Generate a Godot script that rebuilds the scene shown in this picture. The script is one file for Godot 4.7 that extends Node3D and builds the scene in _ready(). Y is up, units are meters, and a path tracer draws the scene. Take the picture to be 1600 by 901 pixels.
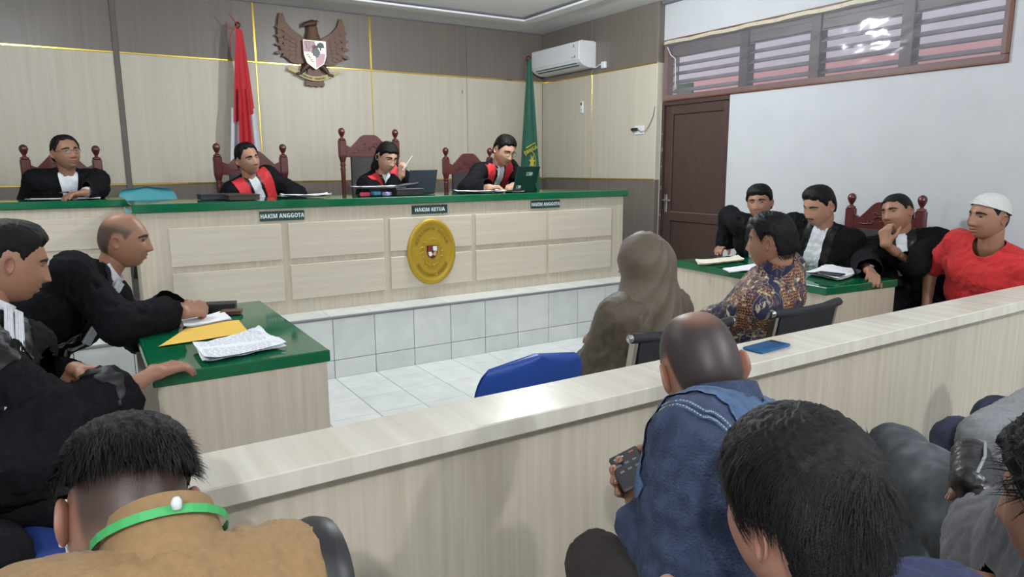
extends Node3D
# A courtroom in session: judges' bench, counsel tables, witnesses and a public gallery.
const H := 1.45                      # eye height of the camera
const CAM := Basis(Vector3(0.847984, -0.006024, 0.529988), Vector3(0.097097, 0.984779, -0.144161), Vector3(-0.521052, 0.173706, 0.835662))
const FOCAL := 1075.13               # pixels at 1600 x 901
var M := {}
var taken := {}
var rng := RandomNumberGenerator.new()
var nz := FastNoiseLite.new()

class Acc:
	var v := PackedVector3Array()
	var n := PackedVector3Array()
	var c := PackedColorArray()
	var u := PackedVector2Array()
	var i := PackedInt32Array()
	func mesh() -> ArrayMesh:
		var a := []
		a.resize(Mesh.ARRAY_MAX)
		a[Mesh.ARRAY_VERTEX] = v
		a[Mesh.ARRAY_NORMAL] = n
		if c.size() == v.size(): a[Mesh.ARRAY_COLOR] = c
		if u.size() == v.size(): a[Mesh.ARRAY_TEX_UV] = u
		a[Mesh.ARRAY_INDEX] = i
		var m := ArrayMesh.new()
		m.add_surface_from_arrays(Mesh.PRIMITIVE_TRIANGLES, a)
		return m
	func normals(from := 0):
		n.resize(v.size())
		for k in range(from, v.size()): n[k] = Vector3.ZERO
		for k in range(0, i.size(), 3):
			var a0 := i[k]; var b0 := i[k + 1]; var c0 := i[k + 2]
			if a0 < from: continue
			var x := (v[c0] - v[a0]).cross(v[b0] - v[a0])
			n[a0] += x; n[b0] += x; n[c0] += x
		for k in range(from, v.size()): n[k] = n[k].normalized() if n[k].length_squared() > 1e-20 else Vector3.UP

# ---------- naming, tagging ----------
func numbered(called: String) -> String:
	if not taken.has(called):
		taken[called] = 0
		return called
	taken[called] += 1
	return "%s_%03d" % [called, taken[called]]
func tag(o, label, category, group = ""):
	o.set_meta("label", label); o.set_meta("category", category)
	if group: o.set_meta("group", group)
	return o
func thing(called, label, category, at = Vector3.ZERO, turn = 0.0, group = ""):
	var o := Node3D.new(); o.name = numbered(called); add_child(o)
	o.position = at; o.rotation.y = turn
	return tag(o, label, category, group)
func put(called, mesh, mat, parent = self):
	var o := MeshInstance3D.new()
	o.name = numbered(called) if parent == self else called
	o.mesh = mesh; o.material_override = mat
	parent.add_child(o, true)
	return o
func struct(called, mesh, mat):
	var o = put(called, mesh, mat); o.set_meta("kind", "structure"); return o
func struct_node(called):
	var o := Node3D.new(); o.name = numbered(called); add_child(o); o.set_meta("kind", "structure"); return o
func copy(o, label, at, turn):
	var c2 = o.duplicate(); c2.name = numbered(String(o.name).rstrip("0123456789").trim_suffix("_")); add_child(c2)
	c2.position = at; c2.rotation.y = turn; c2.set_meta("label", label)
	return c2

# ---------- pixels to rays ----------
func ray(px: float, py: float) -> Vector3:
	return CAM * Vector3((px - 800.0) / FOCAL, -(py - 450.5) / FOCAL, -1.0)
func deep(px, py, d) -> Vector3: return Vector3(0, H, 0) + ray(px, py) * d
func on_y(px, py, y) -> Vector3:
	var d := ray(px, py); return Vector3(0, H, 0) + d * ((y - H) / d.y)
func on_z(px, py, z) -> Vector3:
	var d := ray(px, py); return Vector3(0, H, 0) + d * (z / d.z)
func on_x(px, py, x) -> Vector3:
	var d := ray(px, py); return Vector3(0, H, 0) + d * (x / d.x)
func toward_cam(p: Vector3, deg: float) -> Vector3:      # horizontal heading, 0 = to the camera, + = to the picture's right
	var c := Vector3(-p.x, 0, -p.z).normalized()
	var r := Vector3(c.z, 0, -c.x)
	var a := deg_to_rad(deg)
	return c * cos(a) + r * sin(a)

# ---------- shapes ----------
func quad(a: Acc, p0, p1, p2, p3):
	var nn: Vector3 = (p2 - p0).cross(p1 - p0).normalized()
	var b := a.v.size()
	for p in [p0, p1, p2, p3]: a.v.append(p); a.n.append(nn)
	a.i.append_array([b, b + 1, b + 2, b, b + 2, b + 3])
func tri(a: Acc, p0, p1, p2):
	var nn: Vector3 = (p2 - p0).cross(p1 - p0).normalized()
	var b := a.v.size()
	for p in [p0, p1, p2]: a.v.append(p); a.n.append(nn)
	a.i.append_array([b, b + 1, b + 2])
func cbox(a: Acc, c: Vector3, s: Vector3, ch := 0.0, bas := Basis.IDENTITY):
	# chamfered box
	var h := s * 0.5
	var k: float = min(ch, min(h.x, min(h.y, h.z)) * 0.95)
	var ax := [Vector3.RIGHT, Vector3.UP, Vector3.BACK]
	var hh := [h.x, h.y, h.z]
	for d in 3:
		var e := (d + 1) % 3; var f := (d + 2) % 3
		for sg in [-1.0, 1.0]:
			var o: Vector3 = ax[d] * hh[d] * sg
			var ue: Vector3 = ax[e] * (hh[e] - k); var uf: Vector3 = ax[f] * (hh[f] - k)
			var q := [o - ue - uf, o + ue - uf, o + ue + uf, o - ue + uf]
			if sg > 0: q.reverse()
			quad(a, c + bas * q[0], c + bas * q[1], c + bas * q[2], c + bas * q[3])
	if k <= 0.0: return
	for d in 3:
		var e := (d + 1) % 3; var f := (d + 2) % 3
		for se in [-1.0, 1.0]:
			for sf in [-1.0, 1.0]:
				var l: Vector3 = ax[d] * (hh[d] - k)
				var p: Vector3 = ax[e] * hh[e] * se + ax[f] * (hh[f] - k) * sf
				var p2: Vector3 = ax[e] * (hh[e] - k) * se + ax[f] * hh[f] * sf
				if se * sf > 0: quad(a, c + bas * (p - l), c + bas * (p + l), c + bas * (p2 + l), c + bas * (p2 - l))
				else: quad(a, c + bas * (p2 - l), c + bas * (p2 + l), c + bas * (p + l), c + bas * (p - l))
	for sx in [-1.0, 1.0]:
		for sy in [-1.0, 1.0]:
			for sz in [-1.0, 1.0]:
				var A := Vector3(h.x * sx, (h.y - k) * sy, (h.z - k) * sz)
				var B := Vector3((h.x - k) * sx, h.y * sy, (h.z - k) * sz)
				var C := Vector3((h.x - k) * sx, (h.y - k) * sy, h.z * sz)
				if sx * sy * sz > 0: tri(a, c + bas * A, c + bas * C, c + bas * B)
				else: tri(a, c + bas * A, c + bas * B, c + bas * C)
func boxm(s: Vector3, ch := 0.004) -> ArrayMesh:
	var a := Acc.new(); cbox(a, Vector3.ZERO, s, ch); return a.mesh()
func span(a: Acc, x0, x1, y0, y1, z0, z1, ch := 0.003):
	cbox(a, Vector3((x0 + x1) / 2.0, (y0 + y1) / 2.0, (z0 + z1) / 2.0), Vector3(abs(x1 - x0), abs(y1 - y0), abs(z1 - z0)), ch)
func spanm(x0, x1, y0, y1, z0, z1, ch := 0.003) -> ArrayMesh:
	var a := Acc.new(); span(a, x0, x1, y0, y1, z0, z1, ch); return a.mesh()
func lathe(a: Acc, prof: Array, seg := 16, xf := Transform3D.IDENTITY):
	var b := a.v.size(); var np := prof.size()
	for j in np:
		for s in seg + 1:
			var t := TAU * s / seg
			a.v.append(xf * Vector3(cos(t) * prof[j].x, prof[j].y, sin(t) * prof[j].x)); a.n.append(Vector3.UP)
	for j in np - 1:
		for s in seg:
			var q := b + j * (seg + 1) + s
			a.i.append_array([q, q + 1, q + seg + 2, q, q + seg + 2, q + seg + 1])
	a.normals(b)
	for j in np:   # close the seam's shading
		var p := b + j * (seg + 1)
		var m := (a.n[p] + a.n[p + seg]).normalized(); a.n[p] = m; a.n[p + seg] = m
func tube(a: Acc, pts: Array, r, seg := 8, closed := false):
	var b := a.v.size(); var np := pts.size()
	var up := Vector3.UP
	var t0: Vector3 = (pts[1] - pts[0]).normalized()
	if abs(t0.dot(up)) > 0.9: up = Vector3.RIGHT
	var side: Vector3 = t0.cross(up).normalized()
	for j in np:
		var t: Vector3
		if closed: t = (pts[(j + 1) % np] - pts[(j - 1 + np) % np]).normalized()
		else: t = (pts[min(j + 1, np - 1)] - pts[max(j - 1, 0)]).normalized()
		side = (side - t * side.dot(t)).normalized()
		var w := t.cross(side)
		var rr: float = r[j] if r is Array else r
		for s in seg:
			var an := TAU * s / seg
			var nn := side * cos(an) + w * sin(an)
			a.v.append(pts[j] + nn * rr); a.n.append(nn)
	for j in (np if closed else np - 1):
		for s in seg:
			var q := b + j * seg + s; var q2 := b + j * seg + (s + 1) % seg
			var p := b + ((j + 1) % np) * seg + s; var p2 := b + ((j + 1) % np) * seg + (s + 1) % seg
			a.i.append_array([q, p2, q2, q, p, p2])
	if not closed:
		for e in [0, np - 1]:
			var cc := a.v.size(); a.v.append(pts[e]); a.n.append((pts[0] - pts[1]).normalized() if e == 0 else (pts[np - 1] - pts[np - 2]).normalized())
			for s in seg:
				a.i.append_array([cc, b + e * seg + s, b + e * seg + (s + 1) % seg] if e == 0 else [cc, b + e * seg + (s + 1) % seg, b + e * seg + s])
func prism(a: Acc, poly: PackedVector2Array, z0: float, z1: float, xf := Transform3D.IDENTITY):
	# polygon in xy pushed from z0 to z1 (z1 > z0)
	var area := 0.0
	for k in poly.size(): area += poly[k].cross(poly[(k + 1) % poly.size()])
	if area > 0: poly.reverse()
	var ix := Geometry2D.triangulate_polygon(poly)
	for e in [0, 1]:
		var z: float = z1 if e == 0 else z0
		var b := a.v.size()
		var nn: Vector3 = xf.basis * Vector3(0, 0, 1 if e == 0 else -1)
		for p in poly: a.v.append(xf * Vector3(p.x, p.y, z)); a.n.append(nn.normalized())
		for q in range(0, ix.size(), 3):
			var p0 := poly[ix[q]]; var w: float = (poly[ix[q + 1]] - p0).cross(poly[ix[q + 2]] - p0)
			if (w > 0) == (e == 0): a.i.append_array([b + ix[q], b + ix[q + 2], b + ix[q + 1]])
			else: a.i.append_array([b + ix[q], b + ix[q + 1], b + ix[q + 2]])
	var n := poly.size()
	for k in n:
		var p := poly[k]; var q := poly[(k + 1) % n]
		quad(a, xf * Vector3(p.x, p.y, z0), xf * Vector3(q.x, q.y, z0), xf * Vector3(q.x, q.y, z1), xf * Vector3(p.x, p.y, z1))
func ring2(cx, cy, rx, ry, seg := 32, a0 := 0.0, a1 := TAU) -> PackedVector2Array:
	var o := PackedVector2Array()
	for k in seg: 
		var t: float = a0 + (a1 - a0) * k / (seg if is_equal_approx(a1 - a0, TAU) else seg - 1)
		o.append(Vector2(cx + cos(t) * rx, cy + sin(t) * ry))
	return o
func gridm(a: Acc, nu: int, nv: int, f: Callable):
	var b := a.v.size()
	for j in nv + 1:
		for i in nu + 1:
			a.v.append(f.call(float(i) / nu, float(j) / nv)); a.n.append(Vector3.UP)
	for j in nv:
		for i in nu:
			var q := b + j * (nu + 1) + i
			a.i.append_array([q, q + 1, q + nu + 2, q, q + nu + 2, q + nu + 1])
	a.normals(b)
func text(s: String, size: float, depth: float, font := "Droid Sans", weight := 700) -> TextMesh:
	var t := TextMesh.new(); t.text = s
	var fo := SystemFont.new(); fo.font_names = PackedStringArray([font]); fo.font_weight = weight
	t.font = fo; t.font_size = 64; t.pixel_size = size / 64.0; t.depth = depth
	return t

# ---------- materials ----------
func col(r, g, b) -> Color: return Color(r / 255.0, g / 255.0, b / 255.0)
func mat(c: Color, rough := 0.7, metal := 0.0) -> StandardMaterial3D:
	var m := StandardMaterial3D.new(); m.albedo_color = c; m.roughness = rough; m.metallic = metal; return m
func streak_image(w: int, h: int, c0: Color, c1: Color, seed: int, along_v := true) -> ImageTexture:
	# laminate: fine streaks running one way
	var im := Image.create(w, h, false, Image.FORMAT_RGB8)
	var n1 := FastNoiseLite.new(); n1.seed = seed; n1.frequency = 0.02; n1.fractal_octaves = 4
	for y in h:
		for x in w:
			var a := x if along_v else y
			var b := y if along_v else x
			var wa := float(a) / w; var wb := float(b) / w
			var e := 0.0
			for q in 4:
				var a2 := a - w * (q & 1); var b2 := b - w * (q >> 1)
				e += (n1.get_noise_2d(a2 * 3.0, b2 * 0.10) + 0.45 * n1.get_noise_2d(a2 * 14.0, b2 * 0.35 + 500.0)) * (wa if q & 1 else 1.0 - wa) * (wb if q >> 1 else 1.0 - wb)
			e *= 1.35
			im.set_pixel(x, y, c0.lerp(c1, clamp(0.5 + e * 0.75, 0, 1)))
	im.generate_mipmaps()
	return ImageTexture.create_from_image(im)
func laminate(c0, c1, seed, along, rough, scale) -> StandardMaterial3D:
	var m := mat(Color.WHITE, rough)
	m.albedo_texture = streak_image(256, 256, c0, c1, seed, along)
	m.uv1_triplanar = true; m.uv1_world_triplanar = true; m.uv1_scale = Vector3.ONE * scale
	return m
func noise_tex(freq: float, c0: Color, c1: Color, seed := 3, oct := 4, size := 512) -> NoiseTexture2D:
	var t := NoiseTexture2D.new(); t.width = size; t.height = size; t.seamless = true
	var n := FastNoiseLite.new(); n.frequency = freq; n.seed = seed; n.fractal_octaves = oct; t.noise = n
	var g := Gradient.new(); g.set_color(0, c0); g.set_color(1, c1); t.color_ramp = g
	return t
func noise_normal(freq: float, strength: float, seed := 5, oct := 3) -> NoiseTexture2D:
	var t := NoiseTexture2D.new(); t.width = 256; t.height = 256; t.seamless = true; t.as_normal_map = true; t.bump_strength = strength
	var n := FastNoiseLite.new(); n.frequency = freq; n.seed = seed; n.fractal_octaves = oct; t.noise = n
	return t
func cloth(c: Color, rough := 0.85, sheen := 0.0, bump := 1.0, scale := 9.0) -> StandardMaterial3D:
	var m := mat(Color.WHITE, rough)
	m.albedo_texture = noise_tex(0.03, c.darkened(0.10), c.lightened(0.05), int(c.r * 90 + c.b * 50), 5, 256)
	m.uv1_triplanar = true; m.uv1_scale = Vector3.ONE * scale
	m.normal_enabled = true; m.normal_texture = M_weave; m.normal_scale = bump * 0.35
	if sheen > 0: m.rim_enabled = true; m.rim = sheen; m.rim_tint = 0.3
	return m
var M_weave: NoiseTexture2D
func skin_mat() -> StandardMaterial3D:
	var m := mat(Color.WHITE, 0.48); m.vertex_color_use_as_albedo = true
	m.uv1_triplanar = true; m.uv1_scale = Vector3.ONE * 14.0
	m.normal_enabled = true; m.normal_texture = noise_normal(0.08, 3.0, 8); m.normal_scale = 0.25
	return m
func make_materials():
	M_weave = noise_normal(0.25, 4.0, 21, 2)
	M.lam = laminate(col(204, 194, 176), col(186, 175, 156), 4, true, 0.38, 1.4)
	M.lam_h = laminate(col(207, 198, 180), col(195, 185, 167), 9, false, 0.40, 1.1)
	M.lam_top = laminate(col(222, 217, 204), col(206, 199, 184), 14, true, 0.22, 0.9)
	M.panel = laminate(col(208, 201, 184), col(198, 190, 172), 17, true, 0.45, 0.8)
	M.taupe = laminate(col(121, 113, 105), col(111, 103, 96), 23, true, 0.35, 0.8)
	M.gold = mat(col(226, 196, 96), 0.22, 0.9)
	M.green = mat(col(8, 92, 58), 0.07)
	M.white_wall = mat(Color.WHITE, 0.75); M.white_wall.albedo_texture = noise_tex(0.01, col(196, 199, 202), col(201, 204, 207), 31)
	M.white_wall.uv1_triplanar = true; M.white_wall.uv1_world_triplanar = true; M.white_wall.uv1_scale = Vector3.ONE * 0.6
	M.ceiling = mat(col(236, 236, 237), 0.8)
	M.cornice_dark = mat(col(112, 114, 124), 0.6)
	M.cornice_white = mat(col(232, 232, 234), 0.5)
	M.tile = []
	for k in 3:
		var t := mat(Color.WHITE, 0.12)
		t.albedo_texture = noise_tex(0.012, col(212 - 3 * k, 216 - 3 * k, 214 - 3 * k), col(226 - 3 * k, 229 - 2 * k, 226 - 3 * k), 40 + k)
		t.uv1_triplanar = true; t.uv1_world_triplanar = true; t.uv1_scale = Vector3.ONE * 0.7
		M.tile.append(t)
	M.grout = mat(col(96, 97, 99), 0.9)
	M.nosing = mat(Color.WHITE, 0.7); M.nosing.albedo_texture = noise_tex(0.3, col(90, 92, 96), col(150, 152, 154), 51, 2)
	M.nosing.uv1_triplanar = true; M.nosing.uv1_world_triplanar = true; M.nosing.uv1_scale = Vector3.ONE * 3.0
	M.brown_door = mat(Color.WHITE, 0.42); M.brown_door.albedo_texture = noise_tex(0.02, col(66, 50, 46), col(76, 59, 54), 61)
	M.brown_door.uv1_triplanar = true; M.brown_door.uv1_scale = Vector3(1.5, 0.4, 1.5)
	M.frame_wood = mat(col(104, 62, 46), 0.45)
	M.chip = mat(col(190, 186, 176), 0.8)
	M.mahog = mat(Color.WHITE, 0.24); M.mahog.albedo_texture = noise_tex(0.02, col(70, 26, 24), col(96, 40, 36), 71)
	M.mahog.uv1_triplanar = true; M.mahog.uv1_scale = Vector3(5, 1.5, 5); M.mahog.clearcoat_enabled = true; M.mahog.clearcoat = 0.5
	M.leather = mat(col(48, 44, 46), 0.42); M.leather.normal_enabled = true; M.leather.normal_texture = noise_normal(0.12, 5, 77); M.leather.uv1_triplanar = true; M.leather.uv1_scale = Vector3.ONE * 6
	M.steel = mat(col(196, 198, 200), 0.28, 0.9)
	M.chrome = mat(col(215, 215, 216), 0.12, 1.0)
	M.black_plastic = mat(col(28, 28, 31), 0.45)
	M.white_plastic = mat(col(226, 230, 233), 0.35)
	M.paper = mat(col(238, 240, 244), 0.85)
	M.skin = skin_mat()
	M.hair = mat(col(13, 12, 13), 0.5); M.hair.metallic_specular = 0.32; M.hair.normal_enabled = true; M.hair.normal_texture = noise_normal(0.16, 6.0, 91, 3); M.hair.uv1_triplanar = true; M.hair.uv1_scale = Vector3(26, 7, 26); M.hair.normal_scale = 0.8
	M.hair_soft = mat(Color.WHITE, 0.6); M.hair_soft.vertex_color_use_as_albedo = true
	M.robe = cloth(col(19, 19, 22), 0.75, 0.0); M.robe.metallic_specular = 0.18
	M.satin = cloth(col(17, 17, 20), 0.38, 0.0); M.satin.metallic_specular = 0.4
	M.red_cloth = cloth(col(214, 36, 44), 0.6, 0.2)
	M.white_cloth = cloth(col(236, 238, 244), 0.8)
	M.blue_plastic = mat(col(24, 62, 138), 0.42)

# ---------- the place ----------
const ZB := -7.3        # back wall
const XS := 5.013       # panelled side wall
const XW := 5.09        # white side wall
const CEIL := 3.046
const DAIS := 0.438
const ZE := -5.275      # end of the panelled side wall

func build_camera():
	var cam := Camera3D.new(); cam.name = "camera"; add_child(cam)
	cam.transform = Transform3D(CAM, Vector3(0, H, 0)); cam.fov = rad_to_deg(2.0 * atan(450.5 / FOCAL)); cam.near = 0.05; cam.current = true
	var we := WorldEnvironment.new(); we.name = "environment"; add_child(we)
	var e := Environment.new(); we.environment = e
	e.background_mode = Environment.BG_SKY
	var sk := Sky.new(); var ps := ProceduralSkyMaterial.new()
	ps.sky_top_color = col(214, 220, 230); ps.sky_horizon_color = col(226, 228, 235); ps.ground_horizon_color = col(200, 198, 195); ps.ground_bottom_color = col(150, 145, 140)
	ps.sun_angle_max = 0.0
	ps.energy_multiplier = 2.8
	sk.sky_material = ps; e.sky = sk
	e.tonemap_mode = Environment.TONE_MAPPER_LINEAR
	e.tonemap_exposure = 0.60
	e.sdfgi_enabled = true; e.ssao_enabled = true; e.ssil_enabled = true

func lamp(at: Vector3, energy: float, label: String):
	# LED bulb in a short ceiling holder
	var t = thing("ceiling_lamp", label, "lamp", at, 0.0, "bulb lamps on the ceiling")
	var a := Acc.new(); lathe(a, [Vector2(0.022, -0.17), Vector2(0.026, -0.10), Vector2(0.05, -0.06), Vector2(0.075, -0.03), Vector2(0.08, 0.0), Vector2(0.0, 0.0)], 24)
	put("holder", a.mesh(), M.white_plastic, t)
	var d := Acc.new(); lathe(d, [Vector2(0.0, -0.305), Vector2(0.03, -0.300), Vector2(0.055, -0.28), Vector2(0.066, -0.25), Vector2(0.060, -0.21), Vector2(0.035, -0.178), Vector2(0.022, -0.17)], 24)
	var g := mat(Color.WHITE, 0.4); g.emission_enabled = true; g.emission = Color(0.96, 0.98, 1.0); g.emission_energy_multiplier = 8.0
	put("bulb", d.mesh(), g, t)
	var l := OmniLight3D.new(); l.name = "light"; t.add_child(l); l.position = Vector3(0, -0.245, 0)
	l.light_color = Color(0.97, 0.985, 1.0); l.light_energy = energy; l.omni_range = 14.0; l.omni_attenuation = 2.0; l.light_size = 0.06; l.shadow_enabled = true

func build_lights():
	lamp(Vector3(2.9, CEIL, -4.4), 6.0, "bulb lamp over the open floor before the judges")
	lamp(Vector3(-0.5, CEIL, -4.0), 2.4, "bulb lamp over the robed pair at the left table")
	lamp(Vector3(2.7, CEIL, 1.0), 6.2, "bulb lamp over the public seats by the white wall")
	lamp(Vector3(-0.9, CEIL, 1.2), 7.2, "bulb lamp over the back of the public seats")

func panel_wall_back():
	var w = struct_node("wall_back")
	put("backing", spanm(-3.3, XS + 0.3, 0.0, CEIL + 0.15, ZB - 0.2, ZB - 0.012, 0.0), M.taupe, w)
	var xs := [-3.3, -2.0, -0.8, 0.39, 1.605, 2.79, 3.95, XS]
	for k in xs.size() - 1:
		var g := 0.0025
		put("panel", spanm(xs[k] + g, xs[k + 1] - g, 2.487, CEIL, ZB - 0.014, ZB, 0.002), M.taupe, w)
		put("panel", spanm(xs[k] + g, xs[k + 1] - g, 1.322, 2.472, ZB - 0.014, ZB, 0.002), M.panel, w)
		put("panel", spanm(xs[k] + g, xs[k + 1] - g, DAIS, 1.306, ZB - 0.014, ZB, 0.002), M.taupe, w)
	for y in [2.4795, 1.314]:
		put("gold_strip", spanm(-3.3, XS, y - 0.008, y + 0.008, ZB - 0.012, ZB + 0.004, 0.002), M.gold, w)
	for x in [1.605, 2.79]:
		put("gold_strip", spanm(x - 0.011, x + 0.011, 2.488, CEIL, ZB - 0.01, ZB + 0.004, 0.002), M.gold, w)
		put("gold_strip", spanm(x - 0.006, x + 0.006, 1.322, 2.471, ZB - 0.01, ZB + 0.003, 0.002), M.gold, w)
	put("batten", spanm(0.385, 0.432, DAIS, CEIL, ZB - 0.01, ZB + 0.012, 0.003), mat(col(98, 90, 84), 0.5), w)
	put("nail_hole", spanm(3.885, 3.893, 2.29, 2.33, ZB - 0.01, ZB + 0.002, 0.001), mat(col(60, 52, 46), 0.8), w)

func panel_wall_side():
	var w = struct_node("wall_side")
	put("backing", spanm(XS + 0.012, XS + 0.3, 0.0, CEIL + 0.15, ZB - 0.2, ZE, 0.0), M.taupe, w)
	var zs := [ZB, -6.315, ZE]
	for k in 2:
		var g := 0.0025
		put("panel", spanm(XS, XS + 0.02, 2.474, CEIL, zs[k] + g, zs[k + 1] - g, 0.002), M.taupe, w)
		put("panel", spanm(XS, XS + 0.02, 1.321, 2.46, zs[k] + g, zs[k + 1] - g, 0.002), M.panel, w)
		put("panel", spanm(XS, XS + 0.02, 0.0, 1.306, zs[k] + g, zs[k + 1] - g, 0.002), M.taupe, w)
	for y in [2.467, 1.3135]:
		put("gold_strip", spanm(XS - 0.003, XS + 0.01, y - 0.007, y + 0.007, ZB, ZE, 0.002), M.gold, w)
	put("gold_strip", spanm(XS - 0.002, XS + 0.01, 1.32, 2.46, -6.319, -6.311, 0.001), M.gold, w)
	# the return that faces the public
	put("end_panel", spanm(XS + 0.001, XW + 0.2, 2.467, CEIL, ZE - 0.02, ZE + 0.004, 0.002), M.taupe, w)
	put("end_panel", spanm(XS + 0.001, XW + 0.2, 1.3135, 2.467, ZE - 0.02, ZE + 0.004, 0.002), M.panel, w)
	put("end_panel", spanm(XS + 0.001, XW + 0.2, 0.0, 1.3135, ZE - 0.02, ZE + 0.004, 0.002), M.taupe, w)

const WZ0 := -5.25
const WZ1 := -2.185
const WY0 := 2.085
const WY1 := 2.675
const DZ0 := -5.25
const DZ1 := -4.41
func white_wall():
	var w = struct_node("wall_right")
	var x1 := XW + 0.16
	put("plaster", spanm(XW, x1, WY1, CEIL + 0.15, ZE, 4.2, 0.0), M.white_wall, w)
	put("plaster", spanm(XW, x1, 0.0, WY1, WZ1, 4.2, 0.0), M.white_wall, w)
	put("plaster", spanm(XW, x1, 0.0, WY0, DZ1, WZ1, 0.0), M.white_wall, w)
	# other walls and floor beneath, closing the room
	struct("wall_left", spanm(-3.3, -3.14, 0.0, CEIL + 0.15, ZB, 4.2, 0.0), M.white_wall)
	struct("wall_rear", spanm(-3.3, x1, 0.0, CEIL + 0.15, 4.04, 4.2, 0.0), M.white_wall)
	# window: frame, mullions, louvre slats, a sheet of clear film stretched over it
	var f = struct_node("window_1")
	var fx0 := XW - 0.018; var fx1 := XW + 0.075
	put("frame", spanm(fx0, fx1, WY1 - 0.05, WY1, WZ0, WZ1, 0.004), M.frame_wood, f)
	put("frame", spanm(fx0, fx1, WY0, WY0 + 0.055, WZ0, WZ1, 0.004), M.frame_wood, f)
	put("frame", spanm(fx0, fx1, WY0 + 0.055, WY1 - 0.05, WZ0, WZ0 + 0.045, 0.004), M.frame_wood, f)
	put("frame", spanm(fx0, fx1, WY0 + 0.055, WY1 - 0.05, WZ1 - 0.05, WZ1, 0.004), M.frame_wood, f)
	var dark := mat(col(62, 48, 46), 0.5)
	var ms := [-4.31, -3.605, -2.87]
	for z in ms:
		put("mullion", spanm(XW + 0.03, XW + 0.13, WY0 + 0.05, WY1 - 0.045, z - 0.045, z + 0.045, 0.004), dark, f)
	var bays := [WZ0 + 0.045, -4.355, -4.265, -3.65, -3.56, -2.915, -2.825, WZ1 - 0.05]
	var slat_c := mat(col(92, 84, 88), 0.45)
	for b in 4:
		for k in 6:
			var o = put("slat", boxm(Vector3(0.085, 0.010, bays[b * 2 + 1] - bays[b * 2]), 0.002), slat_c, f)
			o.position = Vector3(XW + 0.085, WY0 + 0.105 + k * 0.083, (bays[b * 2 + 1] + bays[b * 2]) / 2.0)
			o.rotation.z = deg_to_rad(28)
		# blind rolled behind the top of the bays
		put("top_board", spanm(XW + 0.05, XW + 0.075, WY1 - 0.16, WY1 - 0.05, bays[b * 2], bays[b * 2 + 1], 0.003), mat(col(84, 74, 72), 0.5), f)
	var film := mat(Color(0.80, 0.80, 0.84, 0.14), 0.07); film.transparency = BaseMaterial3D.TRANSPARENCY_ALPHA
	film.metallic_specular = 0.6
	var a := Acc.new()
	nz.frequency = 1.0
	gridm(a, 90, 24, func(u: float, v: float):
		var z: float = lerp(WZ0 + 0.01, WZ1 - 0.02, u); var y: float = lerp(WY0 + 0.015, WY1 - 0.012, v)
		var e := sin(v * PI)
		return Vector3(XW - 0.021 - 0.005 * e * (nz.get_noise_2d(z * 3.0, y * 9.0) + 0.5 * nz.get_noise_2d(z * 9.0 + 40.0, y * 20.0)), y, z))
	put("clear_film", a.mesh(), film, f)
	var tp := Acc.new()
	gridm(tp, 60, 2, func(u: float, v: float): return Vector3(XW - 0.024 - 0.004 * sin(u * 90.0), WY1 - 0.045 + 0.03 * v + 0.004 * sin(u * 37.0), lerp(WZ0, WZ1 - 0.3, u)))
	put("tape", tp.mesh(), mat(col(196, 188, 164), 0.5), f)
	# outside: the neighbouring wall
	var ow = struct_node("wall_outside")
	put("render_coat", spanm(7.6, 7.8, 0.0, 4.6, -9.5, 1.0, 0.0), mat(col(226, 214, 224), 0.9), ow)
	put("pink_band", spanm(7.55, 7.6, 2.12, 2.63, -7.2, 1.0, 0.0), mat(col(238, 176, 174), 0.9), ow)
	put("green_panel", spanm(7.56, 7.6, 2.1, 2.62, -8.4, -7.25, 0.0), mat(col(52, 84, 52), 0.8), ow)
	struct("floor_outside", spanm(XW + 0.16, 7.8, -0.2, 0.0, -9.5, 4.2, 0.0), mat(col(150, 146, 140), 0.9))

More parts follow.
